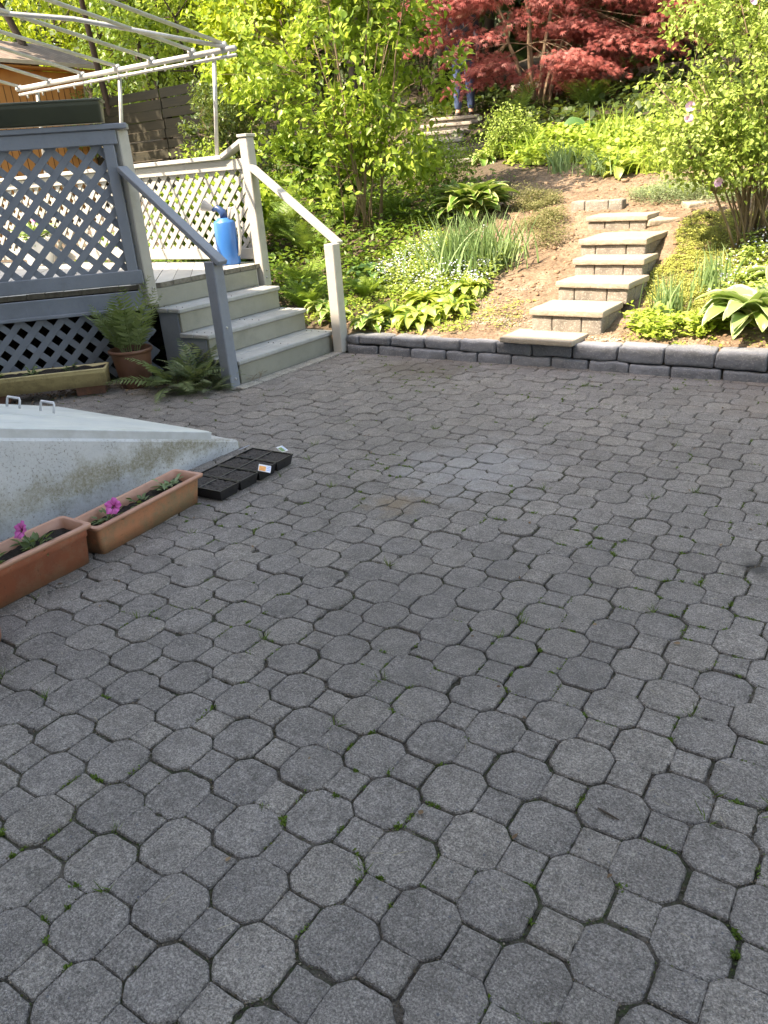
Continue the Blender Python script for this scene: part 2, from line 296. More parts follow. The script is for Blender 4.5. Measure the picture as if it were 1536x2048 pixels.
M['l_junip'] = leafmat('grey_juniper_leaf', [(0.12, 0.19, 0.09), (0.19, 0.26, 0.13), (0.29, 0.32, 0.2)], 0.2, 0.6, 2)
M['l_pet'] = leafmat('petunia_leaf', [(0.05, 0.09, 0.03), (0.09, 0.14, 0.05), (0.13, 0.19, 0.08)], 0.2, 0.55, 10)
M['l_weed'] = leafmat('joint_weed', [(0.05, 0.11, 0.015), (0.09, 0.17, 0.025), (0.16, 0.22, 0.05)], 0.25, 0.6, 2)
M['straw'] = leafmat('dry_straw', [(0.3, 0.25, 0.15), (0.42, 0.36, 0.24), (0.55, 0.5, 0.38)], 0.1, 0.7, 3)
M['litter'] = leafmat('red brown litter'.replace(' ', '_'), [(0.10, 0.06, 0.035), (0.18, 0.11, 0.06), (0.28, 0.2, 0.12)], 0.1, 0.8, 3)
M['f_white'] = leafmat('red_free_pale_petal', [(0.42, 0.5, 0.68), (0.58, 0.64, 0.76), (0.72, 0.74, 0.78)], 0.15, 0.6, 5)
M['f_pink'] = leafmat('red_pink_petal', [(0.62, 0.08, 0.42), (0.72, 0.14, 0.5), (0.8, 0.25, 0.6)], 0.25, 0.5, 20)
M['f_rose'] = leafmat('red_rose_petal', [(0.6, 0.28, 0.5), (0.7, 0.42, 0.62), (0.78, 0.55, 0.7)], 0.25, 0.5, 20)
M['f_mag'] = leafmat('red_magenta_petal', [(0.45, 0.03, 0.45), (0.55, 0.05, 0.55), (0.6, 0.12, 0.6)], 0.25, 0.5, 20)
M['f_throat'] = simple('dark_throat', (0.25, 0.01, 0.12), (0.35, 0.02, 0.18), 0.5)
M['jeans'] = simple('blue_denim', (0.03, 0.06, 0.14), (0.05, 0.085, 0.18), 0.85, 25, 0.3)
M['jacket'] = simple('navy_cloth', (0.018, 0.02, 0.035), (0.025, 0.028, 0.045), 0.85, 25, 0.3)
M['skin'] = simple('skin', (0.48, 0.28, 0.2), (0.44, 0.25, 0.18), 0.5, 10, 0.05)
M['hair'] = simple('brown_hair', (0.07, 0.045, 0.03), (0.05, 0.03, 0.02), 0.6, 60, 0.3)
M['shoe'] = simple('dark_shoe', (0.03, 0.028, 0.026), None, 0.6)
M['eye'] = simple('eye_white', (0.6, 0.6, 0.6), None, 0.3)

# ------------------------------------------------------------------ object helpers
def tag(o, label=None, cat=None, group=None, kind=None):
    if label: o['label'] = label
    if cat: o['category'] = cat
    if group: o['group'] = group
    if kind: o['kind'] = kind
    return o
def empty(name, loc=(0, 0, 0), rz=0.0):
    o = bpy.data.objects.new(name, None); COL.objects.link(o); o.location = loc; o.rotation_euler = (0, 0, rz)
    o.empty_display_size = 0.1; return o
def link(name, me, mat, parent=None, smooth=False):
    o = bpy.data.objects.new(name, me); COL.objects.link(o)
    for m_ in (mat if isinstance(mat, (list, tuple)) else [mat]): me.materials.append(m_)
    if smooth: me.polygons.foreach_set('use_smooth', [True]*len(me.polygons))
    if parent: o.parent = parent
    return o
def npmesh(name, V, F, UV=None):
    me = bpy.data.meshes.new(name)
    V = np.ascontiguousarray(V, dtype=np.float32); F = np.ascontiguousarray(F, dtype=np.int32)
    nf, k = F.shape
    me.vertices.add(len(V)); me.vertices.foreach_set('co', V.ravel())
    me.loops.add(nf*k); me.loops.foreach_set('vertex_index', F.ravel())
    me.polygons.add(nf); me.polygons.foreach_set('loop_start', np.arange(nf, dtype=np.int32)*k)
    me.update(calc_edges=True); me.validate()
    if UV is not None:
        l = me.uv_layers.new(name='UVMap'); l.data.foreach_set('uv', np.ascontiguousarray(UV[F.ravel()], dtype=np.float32).ravel())
    return me

class MB:
    def __init__(s): s.v = []; s.f = []; s.mi = []; s.cur = 0
    def add(s, vs, fs):
        n = len(s.v); s.v += [tuple(v) for v in vs]; s.f += [tuple(i+n for i in f) for f in fs]; s.mi += [s.cur]*len(fs)
    def obox(s, c, X, Y, Z, bev=0.004):
        """bevelled box: centre, three half-axis vectors"""
        c, X, Y, Z = Vector(c), Vector(X), Vector(Y), Vector(Z)
        L = [max(a.length, 1e-5) for a in (X, Y, Z)]
        b = min(bev, min(L)*0.45)
        fx, fy, fz = 1-b/L[0], 1-b/L[1], 1-b/L[2]
        vs = []; idx = {}
        for sx in (-1, 1):
            for sy in (-1, 1):
                for sz in (-1, 1):
                    for k, (a, b_, d) in enumerate(((1, fy, fz), (fx, 1, fz), (fx, fy, 1))):
                        idx[(sx, sy, sz, k)] = len(vs); vs.append(c+X*sx*a+Y*sy*b_+Z*sz*d)
        fs = []
        def q(*k): fs.append(tuple(idx[i] for i in k))
        for s1 in (-1, 1):
            q((s1, -1, -1, 0), (s1, 1, -1, 0), (s1, 1, 1, 0), (s1, -1, 1, 0))
            q((-1, s1, -1, 1), (1, s1, -1, 1), (1, s1, 1, 1), (-1, s1, 1, 1))
            q((-1, -1, s1, 2), (1, -1, s1, 2), (1, 1, s1, 2), (-1, 1, s1, 2))
            for s2 in (-1, 1):
                q((s1, s2, -1, 0), (s1, s2, 1, 0), (s1, s2, 1, 1), (s1, s2, -1, 1))
                q((s1, -1, s2, 0), (s1, 1, s2, 0), (s1, 1, s2, 2), (s1, -1, s2, 2))
                q((-1, s1, s2, 1), (1, s1, s2, 1), (1, s1, s2, 2), (-1, s1, s2, 2))
                for s3 in (-1, 1): q((s1, s2, s3, 0), (s1, s2, s3, 1), (s1, s2, s3, 2))
        s.add(vs, fs)
    def box(s, lo, hi, bev=0.004):
        lo, hi = Vector(lo), Vector(hi); c = (lo+hi)/2; h = (hi-lo)/2
        s.obox(c, (h.x, 0, 0), (0, h.y, 0), (0, 0, h.z), bev)
    def beam(s, a, b, wd, th, nrm, bev=0.003):
        """board from a to b; wd across, th along nrm"""
        a, b, nrm = Vector(a), Vector(b), Vector(nrm).normalized(); d = (b-a)
        if d.length < 1e-5: return
        dn = d.normalized(); nrm = (nrm-dn*nrm.dot(dn)).normalized(); sd = dn.cross(nrm)
        s.obox((a+b)/2, d/2, sd*wd/2, nrm*th/2, bev)
    def tube(s, pts, rad, n=8, cap=True):
        pts = [Vector(p) for p in pts]
        if not isinstance(rad, (list, tuple)): rad = [rad]*len(pts)
        rings = []; up = None
        for i, p in enumerate(pts):
            d = (pts[min(i+1, len(pts)-1)]-pts[max(i-1, 0)]).normalized()
            if up is None: up = Vector((0, 0, 1)) if abs(d.z) < 0.9 else Vector((1, 0, 0))
            sd = d.cross(up)
            if sd.length < 1e-4: sd = d.orthogonal()
            sd.normalize(); up = sd.cross(d).normalized()
            rings.append([p+(sd*math.cos(2*math.pi*k/n)+up*math.sin(2*math.pi*k/n))*rad[i] for k in range(n)])
        vs = [v for r in rings for v in r]; fs = []
        for i in range(len(rings)-1):
            for k in range(n): fs.append((i*n+k, i*n+(k+1) % n, (i+1)*n+(k+1) % n, (i+1)*n+k))
        if cap: fs.append(tuple(range(n))[::-1]); fs.append(tuple((len(rings)-1)*n+k for k in range(n)))
        s.add(vs, fs)
    def lathe(s, prof, c=(0, 0, 0), n=32, cap=False):
        vs = []; fs = []
        for r, z in prof:
            for k in range(n):
                a = 2*math.pi*k/n; vs.append((c[0]+r*math.cos(a), c[1]+r*math.sin(a), c[2]+z))
        for i in range(len(prof)-1):
            for k in range(n): fs.append((i*n+k, i*n+(k+1) % n, (i+1)*n+(k+1) % n, (i+1)*n+k))
        s.add(vs, fs)
    def block(s, lo, hi, r=0.015, amp=0.004, seg=(5, 3, 3), seed=0):
        lo, hi = Vector(lo), Vector(hi); c = (lo+hi)/2; h = (hi-lo)/2; r = min(r, min(h)*0.8)
        vs = []; fs = []
        def face(ax, sg):
            u, v = [(1, 2), (0, 2), (0, 1)][ax]; nu, nv = seg[u]+2, seg[v]+2
            def tt(n, hh):
                inner = [-(hh-r)+(2*(hh-r))*i/(n-2) for i in range(n-1)]
                return [-hh, -hh+r*0.4]+inner+[hh-r*0.4, hh]
            A, B = tt(nu, h[u]), tt(nv, h[v]); base = len(vs)
            for a in A:
                for b in B:
                    p = Vector((0, 0, 0)); p[ax] = sg*h[ax]; p[u] = a; p[v] = b
                    q = Vector([max(-(h[k]-r), min(h[k]-r, p[k])) for k in range(3)])
                    d = p-q; d = d.normalized()*r if d.length > 1e-6 else d
                    w_ = c+q+d; no = noise.noise_vector(w_*9+Vector((seed*3.1, 0, 0)))*amp+noise.noise_vector(w_*38+Vector((seed, 0, 0)))*amp*0.45
                    vs.append(w_+no)
            for i in range(len(A)-1):
                for j in range(len(B)-1):
                    fs.append((base+i*len(B)+j, base+(i+1)*len(B)+j, base+(i+1)*len(B)+j+1, base+i*len(B)+j+1))
        for ax in range(3):
            for sg in (-1, 1): face(ax, sg)
        # weld
        key = {}; mp = []; nv_ = []
        for v in vs:
            k = (round(v.x, 4), round(v.y, 4), round(v.z, 4))
            if k not in key: key[k] = len(nv_); nv_.append(v)
            mp.append(key[k])
        f2 = []
        for f in fs:
            g_ = []
            for i in f:
                if mp[i] not in g_: g_.append(mp[i])
            if len(g_) > 2: f2.append(tuple(g_))
        s.add(nv_, f2)
    def build(s, name, mat, parent=None, smooth=False):
        me = bpy.data.meshes.new(name); me.from_pydata(s.v, [], s.f)
        mi_ = list(s.mi)
        bm = bmesh.new(); bm.from_mesh(me)
        if len(bm.faces) < 60000: bmesh.ops.recalc_face_normals(bm, faces=bm.faces)
        bm.to_mesh(me); bm.free()
        o = link(name, me, mat, parent, smooth)
        if any(s.mi): me.polygons.foreach_set('material_index', s.mi)
        return o
def copy_tree(o, parent=None):
    c = o.copy(); COL.objects.link(c); c.parent = parent
    for ch in list(o.children): copy_tree(ch, c)
    return c

# ------------------------------------------------------------------ terrain
YP = [-60, 5.10, 5.2, 5.6, 6.0, 6.35, 6.75, 7.2, 8, 9.5, 12, 15, 20, 30, 60, 90]
ZP = [.13, .135, .17, .27, .41, .53, .68, .84, 1.0, 1.32, 1.85, 2.5, 3.6, 5.6, 9, 11]
def gz(x, y, rough=True):
    z = float(np.interp(y, YP, ZP))
    if x < -9: z -= min(1.0, (-9-x)*0.25)*min(z, 1.2)*0.6
    if rough and y < 30:
        z += noise.noise(Vector((x*1.3, y*1.3, 0)))*0.035+noise.noise(Vector((x*7, y*7, 3)))*0.02+noise.noise(Vector((x*17, y*17, 7)))*0.018
    return z
def build_ground():
    ys = list(np.arange(5.02, 9.0, 0.045))+list(np.arange(9.0, 16, 0.2))+list(np.arange(16, 31, 1.0))+[35, 45, 60, 90]
    xs = [-90, -60, -40, -30, -24, -20]+list(np.arange(-17, -8, 0.4))+list(np.arange(-8, -4.5, 0.12))+list(np.arange(-4.5, 1.5, 0.045))+list(np.arange(1.5, 8, 0.5))+[10, 14, 20, 30, 45, 70]
    ys = [-90, -40, -10, 0, 3, 5.015]+ys
    V = np.zeros((len(xs)*len(ys), 3)); k = 0
    for x in xs:
        for y in ys:
            V[k] = (x, y, -0.045 if y < 5.03 else gz(x, y)); k += 1
    nx, ny = len(xs), len(ys)
    i, j = np.meshgrid(np.arange(nx-1), np.arange(ny-1), indexing='ij'); a = (i*ny+j).ravel()
    F = np.stack([a, a+ny, a+ny+1, a+1], 1)
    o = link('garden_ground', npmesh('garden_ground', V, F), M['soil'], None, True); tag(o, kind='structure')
build_ground()

# ------------------------------------------------------------------ patio
def clip(poly, n, d):
    out = []
    for i in range(len(poly)):
        a, b = poly[i], poly[(i+1) % len(poly)]; da = a[0]*n[0]+a[1]*n[1]-d; db = b[0]*n[0]+b[1]*n[1]-d
        if da >= 0: out.append(a)
        if (da >= 0) != (db >= 0):
            t_ = da/(da-db); out.append((a[0]+(b[0]-a[0])*t_, a[1]+(b[1]-a[1])*t_))
    return out
OX, OY = 0, 0
_a = R(35.4); OX = math.cos(_a)*-0.04384-math.sin(_a)*1.332; OY = math.sin(_a)*-0.04384+math.cos(_a)*1.332
JOINTS = []
def patio():
    mb = MB(); rnd = random.Random(3)
    T = 0.225; W = 0.1384; A = 0.0838; cr = (W-A*0.97)/2
    octo = []
    h = W/2
    for (x, y) in ((h, -h+cr), (h, h-cr), (h-cr, h), (-h+cr, h), (-h, h-cr), (-h, -h+cr), (-h+cr, -h), (h-cr, -h)): octo.append((x, y))
    def rounded(poly, r):
        out = []
        n = len(poly)
        for i in range(n):
            p = Vector(poly[i]); a = Vector(poly[i-1]); b = Vector(poly[(i+1) % n])
            ra = min(r, (a-p).length*0.4); rb = min(r, (b-p).length*0.4)
            p1 = p+(a-p).normalized()*ra; p2 = p+(b-p).normalized()*rb
            out += [tuple(p1), tuple((p1+p2)/2*0.5+p*0.5), tuple(p2)]
        return out
    sq = [(A/2, -A/2), (A/2, A/2), (-A/2, A/2), (-A/2, -A/2)]
    octo = rounded(octo, 0.008); sq = rounded(sq, 0.004)
    def dens(poly):
        out = []
        for i in range(len(poly)):
            a, b_ = Vector(poly[i]), Vector(poly[(i+1) % len(poly)]); k = max(1, int((a-b_).length/0.009)); out += [tuple(a+(b_-a)*j/k) for j in range(k)]
        return out
    octo, sq = dens(octo), dens(sq)
    def stone(cx, cy, poly):
        if (cx-cy) < -8.62 or cx < -7 or cx > 3.6 or cy < -0.5 or cy > 5.1: return
        a = rnd.gauss(0, 0.009); jx, jy = rnd.gauss(0, 0.0022), rnd.gauss(0, 0.0022)
        c_, s_ = math.cos(a), math.sin(a); sc1 = 1+rnd.gauss(0, 0.006)
        P = [((x*c_-y*s_)*sc1+cx+jx, (x*s_+y*c_)*sc1+cy+jy) for x, y in poly]
        P = clip(P, (0, -1), -5.04)
        if cy > 3.7: P = clip(P, (1, 0), -3.80) if cx > -3.95 or cy > 3.9 else P
        if len(P) < 3: return
        cx2 = sum(p[0] for p in P)/len(P); cy2 = sum(p[1] for p in P)/len(P)
        tx, ty = rnd.gauss(0, 0.010), rnd.gauss(0, 0.010); z0 = rnd.gauss(0, 0.0016)
        sag = 0.006*noise.noise(Vector((cx*0.9, cy*0.9, 5)))
        def zz(x, y, z): return z0+sag+tx*(x-cx2)+ty*(y-cy2)+z
        rings = []
        for ins, z in ((0.006, 0.0), (0.0026, -0.0016), (0.0004, -0.006), (0.0, -0.02)):
            ring = []
            for (x, y) in P:
                dx, dy = cx2-x, cy2-y; L = math.hypot(dx, dy)+1e-6
                nn = noise.noise(Vector((x*75, y*75, 0)))*0.0022+max(0, noise.noise(Vector((x*22, y*22, 3)))-.42)*0.03
                k = (ins+nn)/L; ring.append((x+dx*k, y+dy*k, zz(x, y, z)))
            rings.append(ring)
        n = len(P); vs = [v for r in rings for v in r]; fs = [tuple(range(n))]
        for i in range(3):
            for k in range(n): fs.append((i*n+k, (i+1)*n+k, (i+1)*n+(k+1) % n, i*n+(k+1) % n))
        mb.add(vs, fs)
    for i in range(-42, 34):
        for j in range(-12, 36):
            x, y = OX+i*T, OY+j*T
            stone(x, y, octo); stone(x+T/2, y+T/2, octo)
            stone(x+T/2, y, sq); stone(x, y+T/2, sq)
            q = T/4
            for (a, b, ang) in ((q, q, 45), (q, -q, -45), (q, q, 45)): pass
            if -6 < x < 3 and 0.2 < y < 5:
                # joint segments: around the squares (four sides) and the short octagon edges
                for (cx, cy) in ((x+T/2, y), (x, y+T/2)):
                    s_ = A/2+0.001
                    JOINTS.extend([((cx-s_, cy-s_), (cx+s_, cy-s_)), ((cx+s_, cy-s_), (cx+s_, cy+s_)), ((cx+s_, cy+s_), (cx-s_, cy+s_)), ((cx-s_, cy+s_), (cx-s_, cy-s_))])
                for (sx, sy) in ((1, 1), (1, -1)):
                    mx_, my_ = x+sx*T/4, y+sy*T/4; e = cr/2
                    JOINTS.append(((mx_-e*sx, my_+e*sy), (mx_+e*sx, my_-e*sy)))
    o = mb.build('patio_paving', M['paver']); tag(o, kind='structure')
    V = [(-7.2, -4, -0.0075), (4.4, -4, -0.0075), (4.4, 5.06, -0.0075), (-7.2, 5.06, -0.0075)]
    me = bpy.data.meshes.new('joint_sand'); me.from_pydata(V, [], [(0, 1, 2, 3)])
    tag(link('joint_sand_ground', me, M['joint']), kind='structure')
    b = MB(); y = 3.78
    while y < 4.99:
        L = 0.2; b.block((-3.915, y+0.003, -0.05), (-3.81, min(y+L, 5.0)-0.003, 0.004), 0.006, 0.0012, (2, 3, 1)); y += L
    tag(b.build('border_paving', M['border'], None, True), kind='structure')
patio()

# weeds, moss and dry straw in the joints
def leaf_template(kind):
    if kind == 'simple':   # folded pointed leaf, 4 tris
        V = [(0, 0, 0), (-.27, .38, .07), (0, .42, -.02), (.27, .38, .07), (0, 1, -.08)]
        F = [(0, 2, 1), (0, 3, 2), (1, 2, 4), (2, 3, 4)]
    elif kind == 'ovate':
        V = [(0, 0, 0), (-.26, .18, .05), (-.33, .45, .06), (-.17, .76, 0), (0, 1.05, -.12), (.17, .76, 0), (.33, .45, .06), (.26, .18, .05), (0, .45, -.03)]
        F = [(0, 8, 1), (1, 8, 2), (2, 8, 3), (3, 8, 4), (4, 8, 5), (5, 8, 6), (6, 8, 7), (7, 8, 0)]
    elif kind == 'maple':
        V = [(0, 0, 0)]; F = []
        for a, L in ((-105, .5), (-68, .78), (-33, .95), (0, 1.05), (33, .95), (68, .78), (105, .5)):
            a = R(a); d = (math.sin(a), math.cos(a)); s_ = (math.cos(a), -math.sin(a)); i = len(V); wd = .085
            V += [(d[0]*L*.45-s_[0]*wd*L, d[1]*L*.45-s_[1]*wd*L, .02), (d[0]*L*.45+s_[0]*wd*L, d[1]*L*.45+s_[1]*wd*L, .02), (d[0]*L, d[1]*L, -.12*L)]
            F += [(0, i+1, i), (i, i+1, i+2)]
    elif kind == 'round':
        V = [(0, 0, 0)]+[(.5*math.sin(a), .5-.5*math.cos(a), .05*math.cos(2*a)) for a in (R(45), R(100), R(150), R(180), R(210), R(260), R(315))]
        F = [(0, i, i+1) for i in range(1, 7)]
    elif kind == 'blade':
        V = [(-.05, 0, 0), (.05, 0, 0), (-.045, .35, .02), (.045, .35, .02), (-.03, .7, 0), (.03, .7, 0), (0, 1, -.06)]
        F = [(0, 1, 3), (0, 3, 2), (2, 3, 5), (2, 5, 4), (4, 5, 6)]
    elif kind == 'petal':
        V = [(0, 0, 0), (-.3, .5, .1), (-.35, .85, .05), (0, 1, 0), (.35, .85, .05), (.3, .5, .1)]
        F = [(0, 5, 1), (1, 5, 4), (1, 4, 2), (2, 4, 3)]
    elif kind == 'pinna':   # comb of small leaflets along a midrib
        V = []; F = []
        n = 9
        for i in range(n):
            t_ = (i+0.5)/n; w_ = .17*(1-t_)**.75+.02
            for s_ in (-1, 1):
                k = len(V); V += [(0, t_-.05, 0), (0, t_+.045, 0), (s_*w_, t_+.07, -.02)]; F += [(k, k+1, k+2) if s_ < 0 else (k, k+2, k+1)]
    elif kind == 'pinna3':
        V = [(0, 0, 0), (-.09, .3, .01), (.09, .3, .01), (-.05, .7, 0), (.05, .7, 0), (0, 1, -.03)]
        F = [(0, 2, 1), (1, 2, 4), (1, 4, 3), (3, 4, 5)]
    return np.array(V, float), np.array(F, int)
TPL = {k: leaf_template(k) for k in ('simple', 'ovate', 'maple', 'round', 'blade', 'petal', 'pinna', 'pinna3')}
def unit(a): return a/np.maximum(np.linalg.norm(a, axis=-1, keepdims=True), 1e-9)
def scatter(kind, P, D, N, S, wid=1.0):
    """leaves: base points P, axis D, normal N, size S"""
    V, F = TPL[kind]; D = unit(D); sd = unit(np.cross(D, N)); nn = np.cross(sd, D)
    S = np.asarray(S, float).reshape(-1, 1, 1)*np.ones((len(P), 1, 1))
    T = V[None]*S
    out = P[:, None, :]+T[:, :, 0:1]*wid*sd[:, None, :]+T[:, :, 1:2]*D[:, None, :]+T[:, :, 2:3]*nn[:, None, :]
    FF = F[None]+(np.arange(len(P))*len(V))[:, None, None]
    return out.reshape(-1, 3), FF.reshape(-1, 3)
def rnd_dir(n, r=rng):
    return unit(r.normal(size=(n, 3)))
class Cloud:
    def __init__(s): s.V = []; s.F = []; s.n = 0; s.U = []
    def add(s, V, F, U=None):
        s.V.append(V); s.F.append(F+s.n); s.n += len(V); s.U.append(np.zeros((len(V), 2)) if U is None else U)
    def build(s, name, mat, parent=None, uv=False, smooth=False):
        V = np.concatenate(s.V); F = np.concatenate(s.F)
        return link(name, npmesh(name, V, F, np.concatenate(s.U) if uv else None), mat, parent, smooth)

def joint_grit():
    r = random.Random(23); P, D, S = [[], []], [[], []], [[], []]
    for (a, b) in JOINTS:
        cx, cy = (a[0]+b[0])/2, (a[1]+b[1])/2; near = 1.0 if math.hypot(cx+.5, cy-1) < 2.2 else .35
        g_ = noise.noise(Vector((cx*2.3+9, cy*2.3, 6)))
        for _ in range(int((5+r.random()*9)*near)):
            t_ = r.random(); k = 1 if g_+r.gauss(0, .25) > .12 else 0
            P[k].append((a[0]+(b[0]-a[0])*t_+r.gauss(0, .0022), a[1]+(b[1]-a[1])*t_+r.gauss(0, .0022), -.007+r.random()*.006)); D[k].append((r.gauss(0, 1), r.gauss(0, 1), r.gauss(0, .5))); S[k].append(.002+r.random()*.0045)
    for k, (nm, mt, lab) in enumerate((('joint_grit', 'grit', 'brown grit and plant bits lodged in the paving joints'), ('joint_moss', 'mossy', 'thin dull moss in the paving joints'))):
        c = Cloud(); c.add(*scatter('simple', np.array(P[k]), np.array(D[k]), rnd_dir(len(P[k])), S[k], 1.6)); tag(c.build(nm, M[mt]), kind='stuff', label=lab)
M['grit'] = leafmat('red_grit_bits', [(0.05, 0.035, 0.022), (0.13, 0.10, 0.07), (0.26, 0.22, 0.17)], 0.0, 0.9, 5)
M['mossy'] = leafmat('red_moss_bits', [(0.035, 0.05, 0.014), (0.06, 0.085, 0.022), (0.12, 0.13, 0.05)], 0.1, 0.9, 5)
joint_grit()
def joint_weeds():
    r = random.Random(11); P = []; D = []; S = []; P2 = []; D2 = []; S2 = []
    for (a, b) in JOINTS:
        cx, cy = (a[0]+b[0])/2, (a[1]+b[1])/2
        m = noise.noise(Vector((cx*1.7, cy*1.7, 1)))+0.6*noise.noise(Vector((cx*6, cy*6, 4)))
        m += 0.25*(1 if (-1.0 < cx < 0.4 and 0.8 < cy < 3.6) else 0)
        for (qx, qy, qr) in ((-.888, 1.109, .075), (-1.508, .756, .06), (-1.478, .528, .1), (-.991, .898, .05), (-.651, .91, .06), (-.424, 1.264, .05), (-1.704, 1.518, .07), (-1.987, 1.372, .09), (-1.714, .983, .05), (-.402, 2.171, .1), (-.842, 2.541, .12), (-.06, 1.089, .05)):
            if math.hypot(cx-qx, cy-qy) < qr: m += 1.6
        if m > 0.24 and r.random() < (0.5 if m < 1.2 else .95):
            k = int(14+r.random()*60*min(1.0, m))
            t0, t1 = sorted((r.random(), r.random()))
            for _ in range(k):
                t_ = t0+(t1-t0)*r.random()
                P.append((a[0]+(b[0]-a[0])*t_+r.gauss(0, .0035), a[1]+(b[1]-a[1])*t_+r.gauss(0, .0035), -0.007+r.random()*0.006))
                D.append((r.gauss(0, .7), r.gauss(0, .7), 0.7)); S.append(0.004+r.random()*0.006)
        if r.random() < 0.014+0.03*max(0, m):   # grassy tuft
            px, py = a
            for _ in range(int(8+r.random()*14)):
                P2.append((px+r.gauss(0, .006), py+r.gauss(0, .006), -0.01)); D2.append((r.gauss(0, .6), r.gauss(0, .6), 0.75)); S2.append(0.018+r.random()*0.03)
    c = Cloud(); P, D = np.array(P), np.array(D)
    c.add(*scatter('simple', P, D, rnd_dir(len(P)), S, 1.3))
    P2, D2 = np.array(P2), np.array(D2)
    c.add(*scatter('blade', P2, D2, rnd_dir(len(P2)), S2, 0.6))
    tag(c.build('joint_weeds', M['l_weed']), kind='stuff', label='moss and small weeds growing in the paving joints')
    o = Cloud(); n = 420
    P = np.stack([rng.uniform(-3, 1.3, n), rng.uniform(.6, 4.6, n), np.full(n, 0.004)], 1)
    D = np.stack([rng.normal(size=n), rng.normal(size=n), np.zeros(n)], 1)
    o.add(*scatter('blade', P, D, np.tile([0, 0, 1.0], (n, 1)), rng.uniform(.012, .04, n), 0.35))
    tag(o.build('dry_straw', M['straw']), kind='stuff', label='bits of dry straw lying on the pavers')
joint_weeds()
def twig():
    b = MB(); b.tube([(-0.16, 1.13, 0.004), (-0.13, 1.105, 0.008), (-0.10, 1.08, 0.004)], [.0025, .003, .001], 6)
    return b
_tw = MB(); _tw.tube([(-0.385, 1.27, .006), (-0.362, 1.262, .009), (-0.335, 1.262, .004)], [.002, .003, .001], 6)
tag(_tw.build('twig', M['barkdk']), 'short dark twig lying on a paver near the bottom of the photo', 'twig')

# ------------------------------------------------------------------ retaining wall and garden steps
def wall():
    root = empty('retaining_wall', (-3.8, 5.0, 0))
    tag(root, 'low grey wall of two courses of tumbled concrete blocks edging the patio', 'wall')
    r = random.Random(5)
    for nm, z0, z1, y0, off in (('base_course', -0.05, 0.062, 4.985, 0.0), ('cap_course', 0.066, 0.168, 4.997, 0.14)):
        b = MB(); x = -3.80-off; k = 0
        while x < 3.6:
            L = r.choice((0.27, 0.3, 0.31)); xa = max(x, -3.80)
            b.block((xa+0.004+3.8, y0-5+r.uniform(-.006, .006), z0), (x+L-0.004+3.8, y0-5+0.17, z1+(0 if z1 < .1 else -.033+.0147*(xa+3.8))+r.uniform(-.003, .003)), 0.018, 0.008, (9, 5, 4), k)
            x += L; k += 1
        b.build(nm, M['block'], root, True)
wall()
STEPS = [(-2.40, 0.54, 4.94, 0.37, 0.198), (-2.295, 0.548, 5.215, 0.42, 0.352), (-2.265, 0.565, 5.62, 0.42, 0.485), (-2.265, 0.555, 5.975, 0.38, 0.605), (-2.325, 0.545, 6.25, 0.66, 0.722), (-2.50, 0.535, 6.88, 0.38, 0.850)]
step_lab = ['flat cream slab lying on the retaining wall, lowest of the garden steps, half in shade', 'second garden step up from the patio wall, slab on grey blocks', 'third garden step up from the patio wall, its slab slightly askew',
            'fourth garden step up, level with the clump of iris leaves', 'fifth garden step up, just below the top slab', 'top cream slab step, just in front of the short block kerb']
prevz = 0.168
for i, (x, wd, y, dp, z) in enumerate(STEPS):
    root = empty('garden_step', (x+wd/2, y, z), R([-1.5, -1, -3.5, 0.5, 0, -1][i]))
    tag(root, step_lab[i], 'step', 'slab steps climbing the garden')
    s = MB(); s.block((-wd/2, 0, -0.045 if i else -.038), (wd/2, dp, 0), 0.008, 0.0028, (12, 9, 1), i); s.build('slab', M['slab'], root, True)
    if i:
        cuts = [0, .24, .71, 1] if i % 2 == 0 else [0, .3, .72, 1]
        hz = z-STEPS[i-1][4]; fx = 0.012
        for k in range(3):
            b = MB(); b.block((-wd/2+fx+(wd-2*fx)*cuts[k]+.002, 0.02, -hz-0.02), (-wd/2+fx+(wd-2*fx)*cuts[k+1]-.002, 0.17, -0.047), 0.011, 0.003, (5, 3, 4), i*5+k)
            b.build('riser_block', M['sblock'], root, True)
        b = MB(); b.block((-wd/2+fx, 0.175, -hz-0.02), (wd/2-fx, dp, -0.047), 0.011, 0.003, (3, 5, 4), i); b.build('infill_block', M['sblock'], root, True)
kerb = empty('block_kerb', (-2.58, 7.36, 0.85), R(2)); tag(kerb, 'short kerb of grey blocks above the top garden step', 'kerb')
for k, (a, b_) in enumerate(((-.24, -.11), (-.105, .11), (.115, .24))):
    b = MB(); b.block((a, 0, -0.05), (b_, 0.15, 0.105), 0.014, 0.004, (5, 3, 4), 30+k); b.build('kerb_block', M['sblock'], kerb, True)
for (x, y, z, sx, sy, rz, lab) in ((-1.86, 7.08, 0.80, .2, .10, 40, 'pale flat flagstone beside the top step, nearer of the two'), (-1.66, 7.42, 0.90, .16, .09, 38, 'pale flat flagstone half hidden by the rose bush, farther of the two')):
    b = MB(); b.block((-sx, -sy, -.05), (sx, sy, 0.01), .015, .008, (5, 4, 1), x); o = b.build('flagstone', M['slab'], None, True)
    o.location = (x, y, z); o.rotation_euler = (R(4), 0, R(rz)); tag(o, lab, 'stone', 'flagstones beside the steps')
UPS = [(-5.42, 9.5, 1.42), (-5.85, 10.1, 1.57), (-6.25, 10.7, 1.71), (-6.5, 11.3, 1.85), (-6.68, 11.9, 1.98), (-6.85, 12.5, 2.10)]
uplab = ['lowest of the weathered steps behind the big shrub', 'second of the weathered steps behind the big shrub', 'third weathered step up, beside the shrub branches', 'fourth weathered step up, with a pale tread in the sun',
         'fifth weathered step up, mostly in shade', 'top weathered step, where the person in jeans stands']
